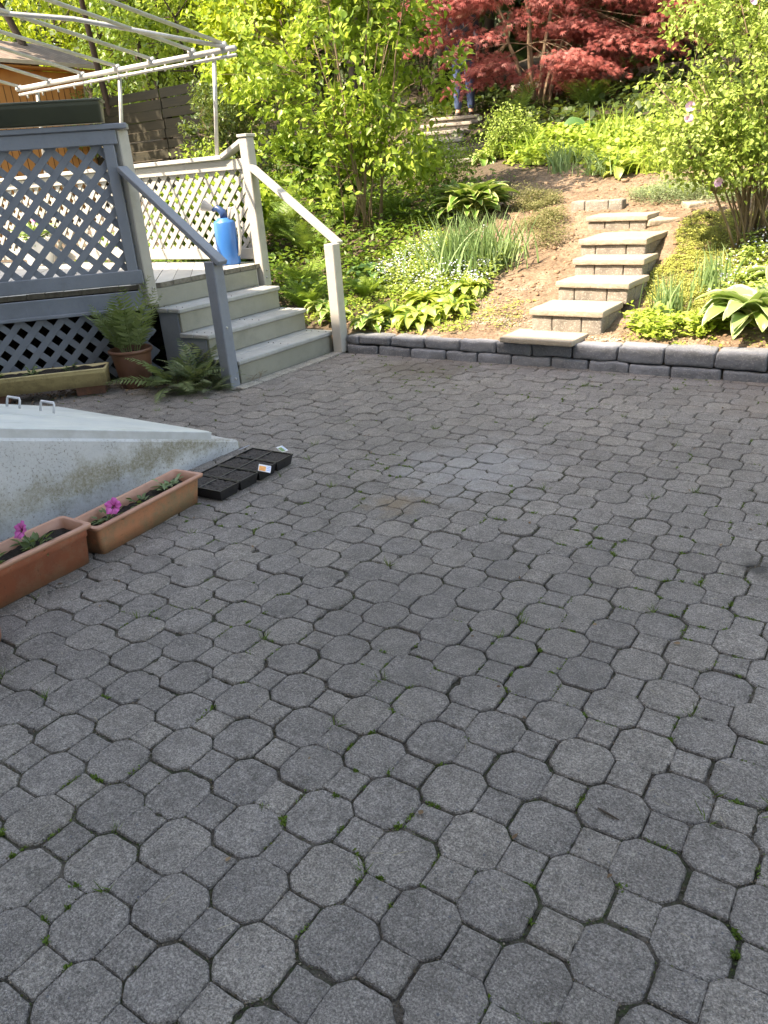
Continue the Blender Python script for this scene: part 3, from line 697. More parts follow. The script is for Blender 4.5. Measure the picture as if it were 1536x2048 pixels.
for i, (x, y, z) in enumerate(UPS):
    root = empty('upper_step', (x, y, z), R(18)); tag(root, uplab[i], 'step', 'weathered stone steps climbing to the back')
    s = MB(); s.block((-.42, 0, -.05), (.42, .62, 0.0), .012, .006, (5, 5, 1), 60+i); s.build('slab', M['sblock'], root, True)
    for k, (a, b_) in enumerate(((-.40, -.14), (-.135, .16), (.165, .4))):
        b = MB(); b.block((a, .03, -.22), (b_, .2, -.052), .014, .004, (4, 3, 3), 70+i*3+k); b.build('riser_block', M['sblock'], root, True)

def terrace():
    root = empty('terrace_wall', (-4.5, 14.2, 2.3)); tag(root, 'low dry-stone terrace wall in the shade behind the beds', 'wall')
    r = random.Random(9); b = MB()
    for row in range(3):
        x = -2.2
        while x < 4.2:
            L = r.uniform(.25, .6); b.block((x, r.uniform(-.05, .03)+row*.05, row*.16-.15), (x+L-.01, .4, row*.16-.005), .03, .02, (4, 3, 3), x+row); x += L
    b.build('stones', M['sblock'], root, True)
terrace()

# clods, gravel on the bare soil
def clods():
    t_ = (1+5**.5)/2
    ico = np.array([(-1, t_, 0), (1, t_, 0), (-1, -t_, 0), (1, -t_, 0), (0, -1, t_), (0, 1, t_), (0, -1, -t_), (0, 1, -t_), (t_, 0, -1), (t_, 0, 1), (-t_, 0, -1), (-t_, 0, 1)])/2
    IF = np.array([(0, 11, 5), (0, 5, 1), (0, 1, 7), (0, 7, 10), (0, 10, 11), (1, 5, 9), (5, 11, 4), (11, 10, 2), (10, 7, 6), (7, 1, 8), (3, 9, 4), (3, 4, 2), (3, 2, 6), (3, 6, 8), (3, 8, 9), (4, 9, 5), (2, 4, 11), (6, 2, 10), (8, 6, 7), (9, 8, 1)])
    def make(name, pts, S, mat, lab):
        n = len(pts); V = ico[None]*(0.6+0.8*rng.random((n, 12, 1)))*S[:, None, None]; V[:, :, 2] *= 0.7
        V = V+pts[:, None, :]; F = IF[None]+(np.arange(n)*12)[:, None, None]
        tag(link(name, npmesh(name, V.reshape(-1, 3), F.reshape(-1, 3)), mat), kind='stuff', label=lab)
    pts = []
    while len(pts) < 11000:
        x, y = rng.uniform(-4.2, 0.6), 5.17+rng.random()**1.3*3.6
        if -2.42 < x < -1.66 and y < 7.0: continue
        pts.append((x, y, gz(x, y)))
    make('soil_clods', np.array(pts), rng.lognormal(math.log(.0065), .6, len(pts)), M['clod'], 'crumbly clods of dry soil on the bare slope')
    pts = []
    for cx, cy, s_, k in ((-2.62, 5.28, .16, 700), (-1.70, 5.15, .06, 300), (-2.9, 5.6, .15, 300), (-2.66, 5.9, .1, 150)):
        for _ in range(k):
            x, y = cx+rng.normal()*s_, cy+abs(rng.normal())*s_*.6; pts.append((x, y, gz(x, y)+.003))
    make('limestone_chips', np.array(pts), rng.lognormal(math.log(.0055), .35, len(pts)), M['slab'], 'pale limestone chips spilled beside the lowest steps')
clods()

# ------------------------------------------------------------------ house behind the camera (casts the patio's shade)
def house():
    root = empty('house', (0, -0.6, 0)); tag(root, 'two-storey house with pale siding behind the photographer, shading the patio', 'house')
    b = MB(); b.box((-11, -9, -.1), (13, 0, 7.5)); b.build('wall', M['house'], root)
    b = MB()
    e, ez = 0.45, 7.80
    b.add([(-11.5, e, ez), (13.5, e, ez), (13.5, -4.5, ez+1.9), (-11.5, -4.5, ez+1.9), (-11.5, -9.5, ez), (13.5, -9.5, ez), (-11.5, e, ez-.18), (13.5, e, ez-.18), (13.5, -9.5, ez-.18), (-11.5, -9.5, ez-.18)],
          [(0, 1, 2, 3), (3, 2, 5, 4), (0, 6, 7, 1), (6, 9, 8, 7), (4, 5, 8, 9), (0, 3, 4, 9, 6), (1, 7, 8, 5, 2)])
    b.build('roof', M['shingle'], root)
    for (x, z, w_, h_) in ((-8, 1.2, 1.2, 1.2), (-4.6, .75, .9, 2.05), (2.2, 1.1, 1.6, 1.3), (6.5, 1.1, 1.2, 1.3), (-8, 4.6, 1.2, 1.4), (-3, 4.6, 1.2, 1.4), (2.2, 4.6, 1.2, 1.4), (7.5, 4.6, 1.2, 1.4)):
        f = MB(); f.box((x, 0.002, z), (x+w_, .05, z+h_)); fo = f.build('window', M['white'], root)
        p = MB(); p.box((x+.08, .052, z+.08), (x+w_-.08, .06, z+h_-.08), .001); p.build('pane', M['glass'], fo)
house()

# ------------------------------------------------------------------ cellar hatch
def bulkhead():
    root = empty('cellar_hatch', (-2.93, 2.8, 0)); tag(root, 'white painted concrete cellar entrance with low sloping hatch doors, algae stains on its side', 'cellar hatch')
    x1, y1 = 0.0, 0.0; xl = -1.36; yb = -3.37
    def zc(y): return 0.045+(-y)*0.325 if y > -2.6 else 0.045+2.6*0.325
    # concrete body with a sloping top, subdivided for an uneven edge
    b = MB()
    N = 34; ys = [y1+(yb-y1)*i/N for i in range(N+1)]
    top = []; bot = []
    vs = []
    for i, y in enumerate(ys):
        n = noise.noise(Vector((y*7, 1, 1)))*.004
        for (x, z) in ((x1+.035*(1-min(1, -y/1.2))*0+n, -.05), (x1+n, zc(y)-.012), (x1-.01+n, zc(y)), (xl, zc(y)), (xl, -.05)): vs.append((x, y+(0.03 if (i == 0 and x < -.5) else 0), z))
    fs = []
    for i in range(N):
        for k in range(4): fs.append((i*5+k, i*5+k+1, (i+1)*5+k+1, (i+1)*5+k))
    fs.append((0, 1, 2, 3, 4)); fs.append(tuple(N*5+k for k in range(5)))
    b.add(vs, fs); b.build('wall', M['bulk'], root)
    b = MB(); b.block((xl+.01, -.004, -.05), (x1-.002, .012, .033), .006, .003, (14, 1, 2), 3); b.build('end_face', M['bulkend'], root, True)
    # hatch doors lie on the cheek with a dark gap below
    sl = math.atan(0.325); c_, s_ = math.cos(sl), math.sin(sl)
    def P(x, d, h): return Vector((x, -0.17-d*c_-h*0+h*s_*0.0, zc(-0.17-d*c_)+h))
    for k, (xa, xb) in enumerate(((x1-.62, x1-.022), (xl+.02, x1-.628))):
        b = MB(); a0 = (P(xa, 0, 0)+P(xb, 2.75, 0))/2
        up = Vector((0, s_, c_)); dd = Vector((0, -c_, s_))
        cen = Vector(((xa+xb)/2, 0, 0)); cen.y = a0.y; cen.z = a0.z
        cen += up*.045
        b.obox(cen, (abs(xb-xa)/2, 0, 0), dd*1.36, up*.026, .006)
        d = b.build('hatch_door', M['hatch'], root)
        b = MB(); cen2 = cen-up*.0
        sx = xb-.0 if k == 0 else xa
        if k == 0:
            b.obox(Vector((xb+.004, cen.y, cen.z))-up*.004, (.005, 0, 0), dd*1.362, up*.026, .002); b.build('edge_strip', M['hatchedge'], d)
        hb = MB(); hx = xa+.10 if k == 0 else xb-.10
        q = Vector((hx, P(0, .62+k*.05, 0).y, P(0, .62+k*.05, 0).z))+up*.07
        e1 = Vector((0.055, 0, 0)); h_ = up*.05
        hb.tube([q-e1, q-e1+h_*.8, q-e1*.9+h_, q+e1*.9+h_, q+e1+h_*.8, q+e1], .006, 8); hb.build('handle', M['handle'], d, True)
    b = MB(); b.box((xl+.03, -2.9, -.02), (x1-.05, -.2, 0.0)); 
    b = MB()
    b.add([(x1-.045, -.2, zc(-.2)+.002), (x1-.045, -2.5, zc(-2.5)+.002), (x1-.045, -2.5, zc(-2.5)+.022), (x1-.045, -.2, zc(-.2)+.022)], [(0, 1, 2, 3)])
    b.build('gap_shade_strip', M['barkdk'], root)  # dark strip put in for the shade of the gap under the doors
bulkhead()

# ------------------------------------------------------------------ deck
D45 = Vector((-0.70711, -0.70711, 0)); N45 = Vector((0.70711, -0.70711, 0))
P0 = Vector((-4.70, 3.84, 0))
def cp(s, d, z): return P0+D45*s+N45*d+Vector((0, 0, z))
def lattice(origin, U, nrm, L, z0, z1, name, mat, parent, off=0.0, gap=.107):
    b = MB(); sp = gap*math.sqrt(2); w_, th = gap*.45, .007
    for lay, sg in ((1, 1), (0, -1)):
        k = -int((z1-z0)/sp)-2
        while k*sp < L+(z1-z0)+sp:
            u0 = k*sp+off
            # line u = u0 + sg*(z-z0)
            pts = []
            za, zb = z0, z1; ua, ub = u0, u0+sg*(zb-za)
            if sg < 0: ua, ub = u0, u0-(zb-za)
            def cl(ua, za, ub, zb):
                du = ub-ua
                t0, t1 = 0.0, 1.0
                for (lim, side) in ((0, 1), (L, -1)):
                    fa, fb = (ua-lim)*side, (ub-lim)*side
                    if fa < 0 and fb < 0: return None
                    if fa < 0: t0 = max(t0, fa/(fa-fb))
                    if fb < 0: t1 = min(t1, fa/(fa-fb))
                if t1-t0 < 0.02: return None
                return (ua+du*t0, za+(zb-za)*t0, ua+du*t1, za+(zb-za)*t1)
            c = cl(ua, za, ub, zb)
            if c:
                a = origin+U*c[0]+Vector((0, 0, c[1]))+nrm*(.004 if lay == 0 else -.004)
                e = origin+U*c[2]+Vector((0, 0, c[3]))+nrm*(.004 if lay == 0 else -.004)
                b.beam(a, e, w_*(1+random.uniform(-.04, .04)), th, nrm, .001)
            k += 1
    return b.build(name, mat, parent)
def deck():
    root = empty('deck', (0, 0, 0)); tag(root, 'grey painted timber deck with lattice railings and four steps down to the patio', 'deck')
    ZT = 0.69; L1 = 2.75
    G, GL = M['deck'], M['decklt']
    # floor boards run square to the chamfered side
    fl = MB(); outline = [(-4.69, 3.95), (-4.69, 5.17), (-9.6, 5.17), (-9.6, -0.58), (-6.65, -0.58), (-6.65, 1.99)]
    Bd = Vector((-0.70711, 0.70711, 0)); k = 0; s0 = -1.6
    while s0 < 8.2:
        w0, w1 = s0+.002, s0+.128
        # strip polygon between the two lines perpendicular to D45 through outline
        poly = [(p[0], p[1]) for p in outline]
        n = (D45.x, D45.y); c0 = P0.x*n[0]+P0.y*n[1]
        def clipc(poly, n, d): return clip(poly, n, d)
        strip = []
        # outline is convex enough except the corner at the house; fine after clipping
        q = clipc(poly, n, c0+w0); q = clipc(q, (-n[0], -n[1]), -(c0+w1)) if len(q) > 2 else q
        if len(q) > 2:
            z1 = ZT+random.uniform(-.002, .002); z0 = ZT-.036; m = len(q)
            c = Vector((sum(p[0] for p in q)/m, sum(p[1] for p in q)/m))
            vs = [(p[0], p[1], z1) for p in q]+[(p[0], p[1], z0) for p in q]
            fl.cur = 0; fl.add(vs[:m], [tuple(range(m))]); fl.cur = 1; fl.add(vs, [tuple(range(m, 2*m))[::-1]]+[(i, (i+1) % m, m+(i+1) % m, m+i) for i in range(m)])
        s0 += .13
    fl.build('floor_boards', [M['decklt'], M['boardend']], root)
    # rim boards under the floor
    def board(a, b, z0, z1, th, nrm, nm, mat=G, par=root, bev=.004):
        m_ = MB(); a, b = Vector((a[0], a[1], (z0+z1)/2)), Vector((b[0], b[1], (z0+z1)/2)); m_.beam(a, b, z1-z0, th, nrm, bev); return m_.build(nm, mat, par)
    A = cp(.05, -.02, 0); B = cp(L1, -.02, 0)
    board(A, B, .535, .65, .036, N45, 'rim_board'); board(cp(.05, .012, 0), B+N45*.032, .515, .54, .03, N45, 'ledger_strip')
    board((-4.725, 3.9, 0), (-4.725, 5.03, 0), .50, .65, .034, (1, 0, 0), 'rim_board', GL)
    board((-4.75, 5.15, 0), (-9.6, 5.15, 0), .50, .65, .034, (0, 1, 0), 'rim_board'); board((-4.75, 5.14, 0), (-9.6, 5.14, 0), -.05, .49, .02, (0, 1, 0), 'light_block_board', M['barkdk']); board((-9.6, 5.1, 0), (-9.6, -.5, 0), -.05, .65, .02, (1, 0, 0), 'light_block_board', M['barkdk'])  # dark lower boards added unseen, to keep light from under the deck
    # skirt lattice under the chamfered side
    sk = lattice(P0+D45*.02-N45*.02, D45, N45, L1-.1, .05, .53, 'skirt_lattice', G, root, .02)
    m_ = MB(); m_.box((-6.5, 1.9, -.04), (-4.9, 1.95, .02)) 
    # dark lining: joists behind
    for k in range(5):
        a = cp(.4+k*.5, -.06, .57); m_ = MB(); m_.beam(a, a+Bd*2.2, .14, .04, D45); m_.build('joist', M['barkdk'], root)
    # posts
    def post(x, y, z0, z1, ux, sz=.09, mat=GL, nm='post', lean=(0, 0)):
        m_ = MB(); u = Vector(ux).normalized(); v = Vector((-u.y, u.x, 0)); c = Vector((x, y, (z0+z1)/2))
        m_.obox(c, u*sz/2, v*sz/2, Vector((lean[0], lean[1], (z1-z0)/2)), .006); return m_.build(nm, mat, root)
    p1 = post(-4.735, 3.865, .54, 1.71, (1, 0, 0)); p4 = post(-4.70, 5.09, .50, 1.66, (1, 0, 0))
    q = cp(.085, -.012, 0); post(q.x, q.y, .70, 1.63, D45, .075, G, 'post')
    p2 = post(-3.95, 3.80, -.02, .86, (1, 0, 0), .092, G, 'newel_post'); p3 = post(-3.85, 4.985, .0, .845, (1, 0, 0), .092, GL, 'newel_post')
    for s in (1.35, 2.6): q = cp(s, -.07, 0); post(q.x, q.y, .02, 1.6, D45, .09, G)
    m_ = MB(); m_.box((-4.755, 5.035, 1.66), (-4.645, 5.145, 1.683)); m_.build('post_cap', GL, root)
    for (x, y, z) in ((-4.688, 3.86, .60), (-4.688, 3.87, .66), (-4.652, 5.08, .57), (-4.652, 5.09, .63), (-3.902, 3.80, .06), (-3.902, 3.79, .42)):
        m_ = MB(); m_.tube([(x-.004, y, z), (x+.005, y, z)], .009, 8); m_.build('bolt', M['pipe'], root, True)
    # near railing
    pn = empty('railing_panel'); pn.parent = root
    board(cp(.02, .015, 0), cp(L1, .015, 0), .705, .80, .036, N45, 'bottom_rail', G, pn)
    board(cp(.02, .015, 0), cp(L1, .015, 0), 1.625, 1.715, .036, N45, 'top_rail', G, pn)
    m_ = MB(); m_.beam(cp(-.06, -.02, 1.733), cp(L1, -.02, 1.733), .14, .034, (0, 0, 1), .005); m_.build('cap_rail', G, pn)
    lattice(P0+D45*.05-N45*.018, D45, N45, L1-.1, .78, 1.64, 'lattice', G, pn, .045)
    # far railing
    fr = empty('railing_panel'); fr.parent = root
    board((-4.76, 5.11, 0), (-9.5, 5.11, 0), .72, .81, .03, (0, 1, 0), 'bottom_rail', GL, fr)
    board((-4.76, 5.11, 0), (-9.5, 5.11, 0), 1.43, 1.51, .03, (0, 1, 0), 'top_rail', GL, fr)
    m_ = MB(); m_.beam((-4.98, 5.11, 1.53), (-9.5, 5.11, 1.53), .11, .034, (0, 0, 1), .005); m_.beam((-4.74, 5.11, 1.64), (-4.985, 5.11, 1.535), .10, .034, (0, 0, 1), .005); m_.build('cap_rail', GL, fr)
    lattice(Vector((-4.80, 5.13, 0)), Vector((-1, 0, 0)), Vector((0, -1, 0)), 4.6, .79, 1.45, 'lattice', GL, fr, .02, .086)
    for x in (-4.82, -6.3, -7.9, -9.5): post(x, 5.155, .55, 1.51, (1, 0, 0), .05, GL)
    # left railing along the far side of the deck
    lr = empty('railing_panel'); lr.parent = root
    board((-9.5, 5.1, 0), (-9.5, 0, 0), .72, .81, .03, (1, 0, 0), 'bottom_rail', GL, lr); board((-9.5, 5.1, 0), (-9.5, 0, 0), 1.43, 1.51, .03, (1, 0, 0), 'top_rail', GL, lr)
    lattice(Vector((-9.5, 5.0, 0)), Vector((0, -1, 0)), Vector((1, 0, 0)), 4.8, .79, 1.45, 'lattice', GL, lr, 0, .086)
    # stairs
    st = empty('stairs'); st.parent = root
    Y0, Y1 = 3.87, 5.03
    TR = [(-3.93, .168), (-4.20, .338), (-4.46, .515)]
    for i, (x, z) in enumerate(TR):
        xe = TR[i+1][0]-.03 if i < 2 else -4.69
        y0 = Y0+[0.0, .0, .0][i]; y1 = Y1-.03
        m_ = MB(); mid = (x+xe)/2
        m_.box((mid+.004, y0, z-.034), (x+.012, y1, z), .007); m_.box((xe, y0, z-.034), (mid-.004, y1, z-.001), .005)
        m_.cur = 1
        for yy in (Y0+.07, (Y0+Y1)/2, Y1-.1):
            for xx in (x-.02, x-.09, x-.17, x-.22): m_.tube([(xx, yy+random.uniform(-.006, .006), z-.001), (xx, yy, z+.0012)], .0045, 6)
        m_.build('tread', [M['tread'], M['barkdk']], st)
        m_ = MB(); zb = -.03 if i == 0 else TR[i-1][1]
        m_.box((x-.03, y0+.02, zb+.002), (x-.008, y1-.01, z-.036), .003); m_.build('riser', M['riser'], st)
    m_ = MB(); m_.box((-4.705, Y0+.03, .517), (-4.693, Y1-.03, .65)); m_.build('riser', M['riser'], st)
    for y in (Y0+.012, Y1-.045):
        m_ = MB()
        prof = [(-3.96, -.03)]+[p for i, (x, z) in enumerate(TR) for p in (((x-.031), z-.036), ((TR[i+1][0]-.031) if i < 2 else -4.69, z-.036))]+[(-4.69, -.03)]
        vs = [(x, y, z) for x, z in prof]+[(x, y+.03, z) for x, z in prof]; n = len(prof)
        m_.add(vs, [tuple(range(n)), tuple(range(n, 2*n))]+[(i, (i+1) % n, n+(i+1) % n, n+i) for i in range(n)]); m_.build('stringer', G, st)
    # handrails: sloping caps from the tall posts down to the newels
    for (y, xa, za, xb, zb, mat) in ((3.80, -4.70, 1.475, -3.86, .845, G), (5.06, -4.66, 1.445, -3.83, .835, GL)):
        m_ = MB(); a, b_ = Vector((xa, y, za)), Vector((xb, y, zb)); d = (b_-a).normalized(); up = Vector((-d.z, 0, d.x)) if d.x < 0 else Vector((-d.z, 0, d.x))
        m_.beam(a, b_, .085, .036, up, .005)
        m_.build('handrail', mat, root)
deck()

def watering_can():
    root = empty('watering_can', (-4.96, 4.97, .692), R(22)); tag(root, 'tall blue watering can with a pale handle and grey rose, standing on the deck', 'watering can')
    b = MB()
    def ell(z, a, c, n=28): return [(a*math.cos(2*math.pi*k/n), c*math.sin(2*math.pi*k/n), z) for k in range(n)]
    prof = [(0, .092, .076), (.012, .097, .08), (.17, .097, .08), (.335, .095, .078), (.352, .084, .068), (.362, .06, .05), (.375, .055, .045), (.375, .045, .036), (.33, .045, .036)]
    vs = []; n = 28; fs = [tuple(range(n))[::-1]]
    for z, a, c in prof: vs += ell(z, a, c)
    for i in range(len(prof)-1):
        for k in range(n): fs.append((i*n+k, i*n+(k+1) % n, (i+1)*n+(k+1) % n, (i+1)*n+k))
    b.add(vs, fs); b.build('body', M['blue'], root, True)
    b = MB(); b.tube([(0.01, 0, .37), (0.0, 0, .42), (-.045, 0, .455), (-.09, 0, .44)], [.036, .034, .026, .018], 14); b.build('neck', M['bluedk'], root, True)
    b = MB(); b.tube([(.05, -.01, .36), (.07, -.012, .45), (.115, -.014, .46), (.135, -.014, .38), (.13, -.014, .2), (.105, -.012, .09), (.088, -.01, .07)], [.013, .014, .015, .015, .014, .012, .011], 12); b.build('handle', M['greyplastic'], root, True)
    b = MB(); b.tube([(-.05, 0, .44), (-.09, 0, .45), (-.155, -.0, .49), (-.16, 0, .493)], [.014, .018, .058, .056], 20); b.build('rose', M['greyplastic'], root, True)
watering_can()

def trough(name, L, w_, h, taper, mats, rim=.014, soil=.04, band=True):
    """long flower box with tapered walls; origin at the base centre, long axis X"""
    root = empty(name)
    def ring(z, gx, gy): 
        r_ = .018; pts = []
        X, Y = L/2+gx, w_/2+gy
        for (cx, cy, a0) in ((X-r_, Y-r_, 0), (-X+r_, Y-r_, 90), (-X+r_, -Y+r_, 180), (X-r_, -Y+r_, 270)):
            for k in range(4): a = R(a0+30*k); pts.append((cx+r_*math.cos(a), cy+r_*math.sin(a), z))
        return pts
    def loft(rings, b, capb=True):
        n = len(rings[0]); vs = [p for r in rings for p in r]; fs = [(i*n+k, i*n+(k+1) % n, (i+1)*n+(k+1) % n, (i+1)*n+k) for i in range(len(rings)-1) for k in range(n)]
        if capb: fs.append(tuple(range(n))[::-1])
        b.add(vs, fs)
    b = MB(); t_ = taper
    rr = [ring(0, -t_, -t_)]
    if band: rr += [ring(h*.70, -t_*.3, -t_*.3), ring(h*.71, -t_*.3+.004, -t_*.3+.004), ring(h*.9, 0.001, 0.001)]
    else: rr += [ring(h*.45, -t_*.55, -t_*.55), ring(h*.9, -.001, -.001)]
    loft(rr, b); b.build('body', mats[0], root, True)
    b = MB(); loft([ring(h*.895, .001, .001), ring(h*.90, rim, rim), ring(h*.985, rim+.002, rim+.002), ring(h, rim-.003, rim-.003), ring(h*.995, -.005, -.005), ring(h*.75, -.010, -.010), ring(h-soil-.03, -.018, -.018)], b, False); b.build('rim', mats[1], root, True)
    V = []; F = []; nx, ny = 60, 12
    for i in range(nx):
        for j in range(ny):
            x = -L/2+.012+(L-.024)*i/(nx-1); y = -w_/2+.012+(w_-.024)*j/(ny-1); V.append((x, y, h-soil+.012*noise.noise(Vector((x*40, y*40, L)))+.012*noise.noise(Vector((x*9, y*9, L*3)))))
    for i in range(nx-1):
        for j in range(ny-1): F.append((i*ny+j, (i+1)*ny+j, (i+1)*ny+j+1, i*ny+j+1))
    me = npmesh('soil', np.array(V), np.array(F)); link('soil', me, M['potsoil'], root, True)
    return root
t1 = trough('flower_trough', .60, .15, .135, .016, (M['terra2'], M['terrarim']), band=False); t1.location = (-2.592, 1.862, .002); t1.rotation_euler = (0, 0, R(95.2))
tag(t1, 'weathered terracotta trough with one pink petunia, between the seedling tray and the redder trough', 'flower box', 'terracotta troughs beside the cellar hatch')
t2 = trough('flower_trough', .66, .16, .162, .012, (M['terra'], M['terrarim']), band=True); t2.location = (-2.572, 1.205, .002); t2.rotation_euler = (0, 0, R(91))
tag(t2, 'bright orange-red terracotta trough with one pink petunia at the left edge of the photo', 'flower box', 'terracotta troughs beside the cellar hatch')
t3 = trough('flower_box', 1.5, .19, .125, .004, (M['yellowbox'], M['yellowbox']), rim=.006, soil=.012, band=True)
q = cp(.36+.75, .30, .075); t3.location = q; t3.rotation_euler = (0, 0, R(45)); tag(t3, 'faded tan flower box raised on bricks in front of the deck skirt', 'flower box')
for k, s in enumerate((.50, 1.16)):
    b = MB(); b.block((-.1, -.05, 0), (.1, .05, .07), .006, .003, (5, 3, 2), 90+k); o = b.build('brick', M['brick'], None, True); o.location = cp(s, .28, .003); o.rotation_euler = (0, 0, R(45+6*k))
    tag(o, ['old brick propping the right end of the tan flower box', 'old brick propping the tan flower box near the photo edge'][k], 'brick', 'bricks under the tan flower box')
t4 = trough('flower_box', 1.75, .2, .135, .01, (M['boxgreen'], M['boxgreen']), rim=.012, soil=.03, band=True)
t4.location = cp(.08+.875, -.02, 1.766); t4.rotation_euler = (0, 0, R(45)); tag(t4, 'long dark green flower box sitting on top of the near deck railing', 'flower box')

def round_pot(name, r0, r1, h, mat, rimm):
    root = empty(name)
    b = MB(); b.lathe([(0.001, 0), (r0, 0), (r0+.004, .01), (r1-.004, h*.9), (r1-.004, h*.92)], n=40); b.build('body', mat, root, True)
    b = MB(); b.lathe([(r1-.004, h*.90), (r1+.008, h*.905), (r1+.012, h*.985), (r1+.004, h), (r1-.008, h*.98), (r1-.02, h*.7)], n=40); b.build('rim', rimm, root, True)
    b = MB(); b.lathe([(0.001, h*.86), (r1-.012, h*.84)], n=24); b.build('soil', M['potsoil'], root, True)
    return root
pt = round_pot('plant_pot', .105, .148, .28, M['brown_pot'], M['brown_pot']); pt.location = (-4.69, 3.565, .002); tag(pt, 'large brown pot holding a fern beside the deck stairs', 'plant pot')
pt2 = round_pot('plant_pot', .078, .108, .215, M['terra'], M['terrarim']); pt2.location = (-2.350, .952, .002); tag(pt2, 'round terracotta pot cut off by the left edge of the photo', 'plant pot')

# seedling tray with its card labels
def seed_tray():
    root = empty('seedling_tray', (-2.60, 2.455, .002), R(2)); tag(root, 'black seedling tray of small soil-filled cells on the pavers beside the hatch', 'seed tray')
    W_, L_, h = .27, .54, .052; b = MB()
    for k in range(4):   # four cell packs, two cells wide
        y0 = -L_/2+k*L_/4
        b2 = MB()
        # tapered outer shell
        o = .006; vs = []; 
        for (z, g) in ((0, .012), (h-.008, o*.5), (h-.008, 0), (h, 0), (h, .006)):
            vs += [(-W_/2+g, y0+g+.002, z), (W_/2-g, y0+g+.002, z), (W_/2-g, y0+L_/4-g-.002, z), (-W_/2+g, y0+L_/4-g-.002, z)]
        fs = [(i*4+j, i*4+(j+1) % 4, (i+1)*4+(j+1) % 4, (i+1)*4+j) for i in range(4) for j in range(4)]+[(0, 1, 2, 3)]
        b2.add(vs, fs)
        # dividers
        b2.box((-.005, y0+.006, h-.03), (.005, y0+L_/4-.006, h-.001), .001)
        for x0 in (-W_/2+.006, .005):
            xw = W_/2-.011
            b2.box((x0+xw/2-.002, y0+.006, h-.03), (x0+xw/2+.002, y0+L_/4-.006, h-.006), .001)
            b2.box((x0, y0+L_/8-.002, h-.03), (x0+xw, y0+L_/8+.002, h-.006), .001)
        pk = b2.build('cell_pack', M['blackplastic'], root)
        V = []; F = []; n = 34; m_ = 18
        for i in range(n):
            for j in range(m_):
                x = -W_/2+.008+(W_-.016)*i/(n-1); y = y0+.008+(L_/4-.016)*j/(m_-1); V.append((x, y, h-.006+.009*noise.noise(Vector((x*70, y*70, 2)))+.006*noise.noise(Vector((x*160, y*160, 2)))))
        for i in range(n-1):
            for j in range(m_-1): F.append((i*m_+j, (i+1)*m_+j, (i+1)*m_+j+1, i*m_+j+1))
        link('soil', npmesh('soil', np.array(V), np.array(F)), M['traysoil'], pk, True)
M['traysoil'] = simple('coarse_tray_soil', (0.10, 0.088, 0.08), (0.02, 0.017, 0.015), 0.95, 120, 1.0, 0.006)
seed_tray()
def card(loc, rot, m2, lab):
    root = empty('plant_tag', loc); root.rotation_euler = rot; tag(root, lab, 'plant label', 'card labels on the seedling tray')
    b = MB(); b.box((-.03, -.022, -.0007), (.03, .022, .0007), .0003); b.build('card', M['tagw'], root)
    b = MB(); b.box((-.027, -.019, .0009), (.006, .012, .0013), .0001); b.build('picture', m2, root)
    b = MB()
    for k in range(3): b.box((.01, -.012+k*.011, .0009), (.027, -.008+k*.011, .0013), .0001)
    b.build('print_lines', M['tagb'], root)
card((-2.462, 2.50, .057), (R(28), R(18), R(40)), M['tago'], 'card label with an orange picture hanging over the near long side of the tray')
card((-2.755, 2.67, .068), (R(-20), R(-12), R(60)), M['tagb'], 'blue and white card label lying at the hatch side of the tray')
card((-2.56, 2.745, .063), (R(30), R(10), R(100)), M['tagg'], 'white and green card label at the far end of the tray')

# ------------------------------------------------------------------ awning frame
def awning():
    root = empty('awning_frame', (-6, 5.12, 0)); tag(root, 'bare metal pipe awning frame with sloping rafters standing over the deck', 'awning frame')
    o = Vector((-6, 5.12, 0))
    def tb(nm, pts, r_, mat=M['pipe'], n=10):
        b = MB(); b.tube([Vector(p)-o for p in pts], r_, n); return b.build(nm, mat, root, True)
    tb('beam', [(-4.72, 5.12, 2.285), (-7.65, 5.12, 2.315)], .022); tb('beam', [(-4.70, 5.10, 2.235), (-7.60, 5.10, 2.262)], .013)
    for (xa, xb) in ((-5.08, -4.953), (-6.30, -6.113), (-7.50, -7.337)): tb('pole', [(xa, 5.12, 1.545), (xb, 5.12, 2.275)], .017)
    for x in (-4.84, -5.19, -5.68, -6.13, -6.62, -7.11, -7.6):
        s = -.165 if x > -6.3 else -.2
        tb('rafter', [(x, 5.15, 2.325), (x+random.uniform(-.02, .02), 2.2, 2.325-s*2.95), (x, -.52, 2.325-s*5.67)], .014)
        tb('clamp', [(x-.022, 5.10, 2.31), (x+.03, 5.12, 2.325)], .022)
    tb('brace', [(-4.80, 5.14, 2.30), (-5.4, 4.2, 2.49), (-6.15, 3.3, 2.60), (-6.9, 2.0, 2.80)], .016)
    for k in range(12):
        x = -4.78-k*.245; tb('hook', [(x, 5.115, 2.27), (x, 5.10, 2.245), (x, 5.10, 2.22)], .009, n=6)
awning()

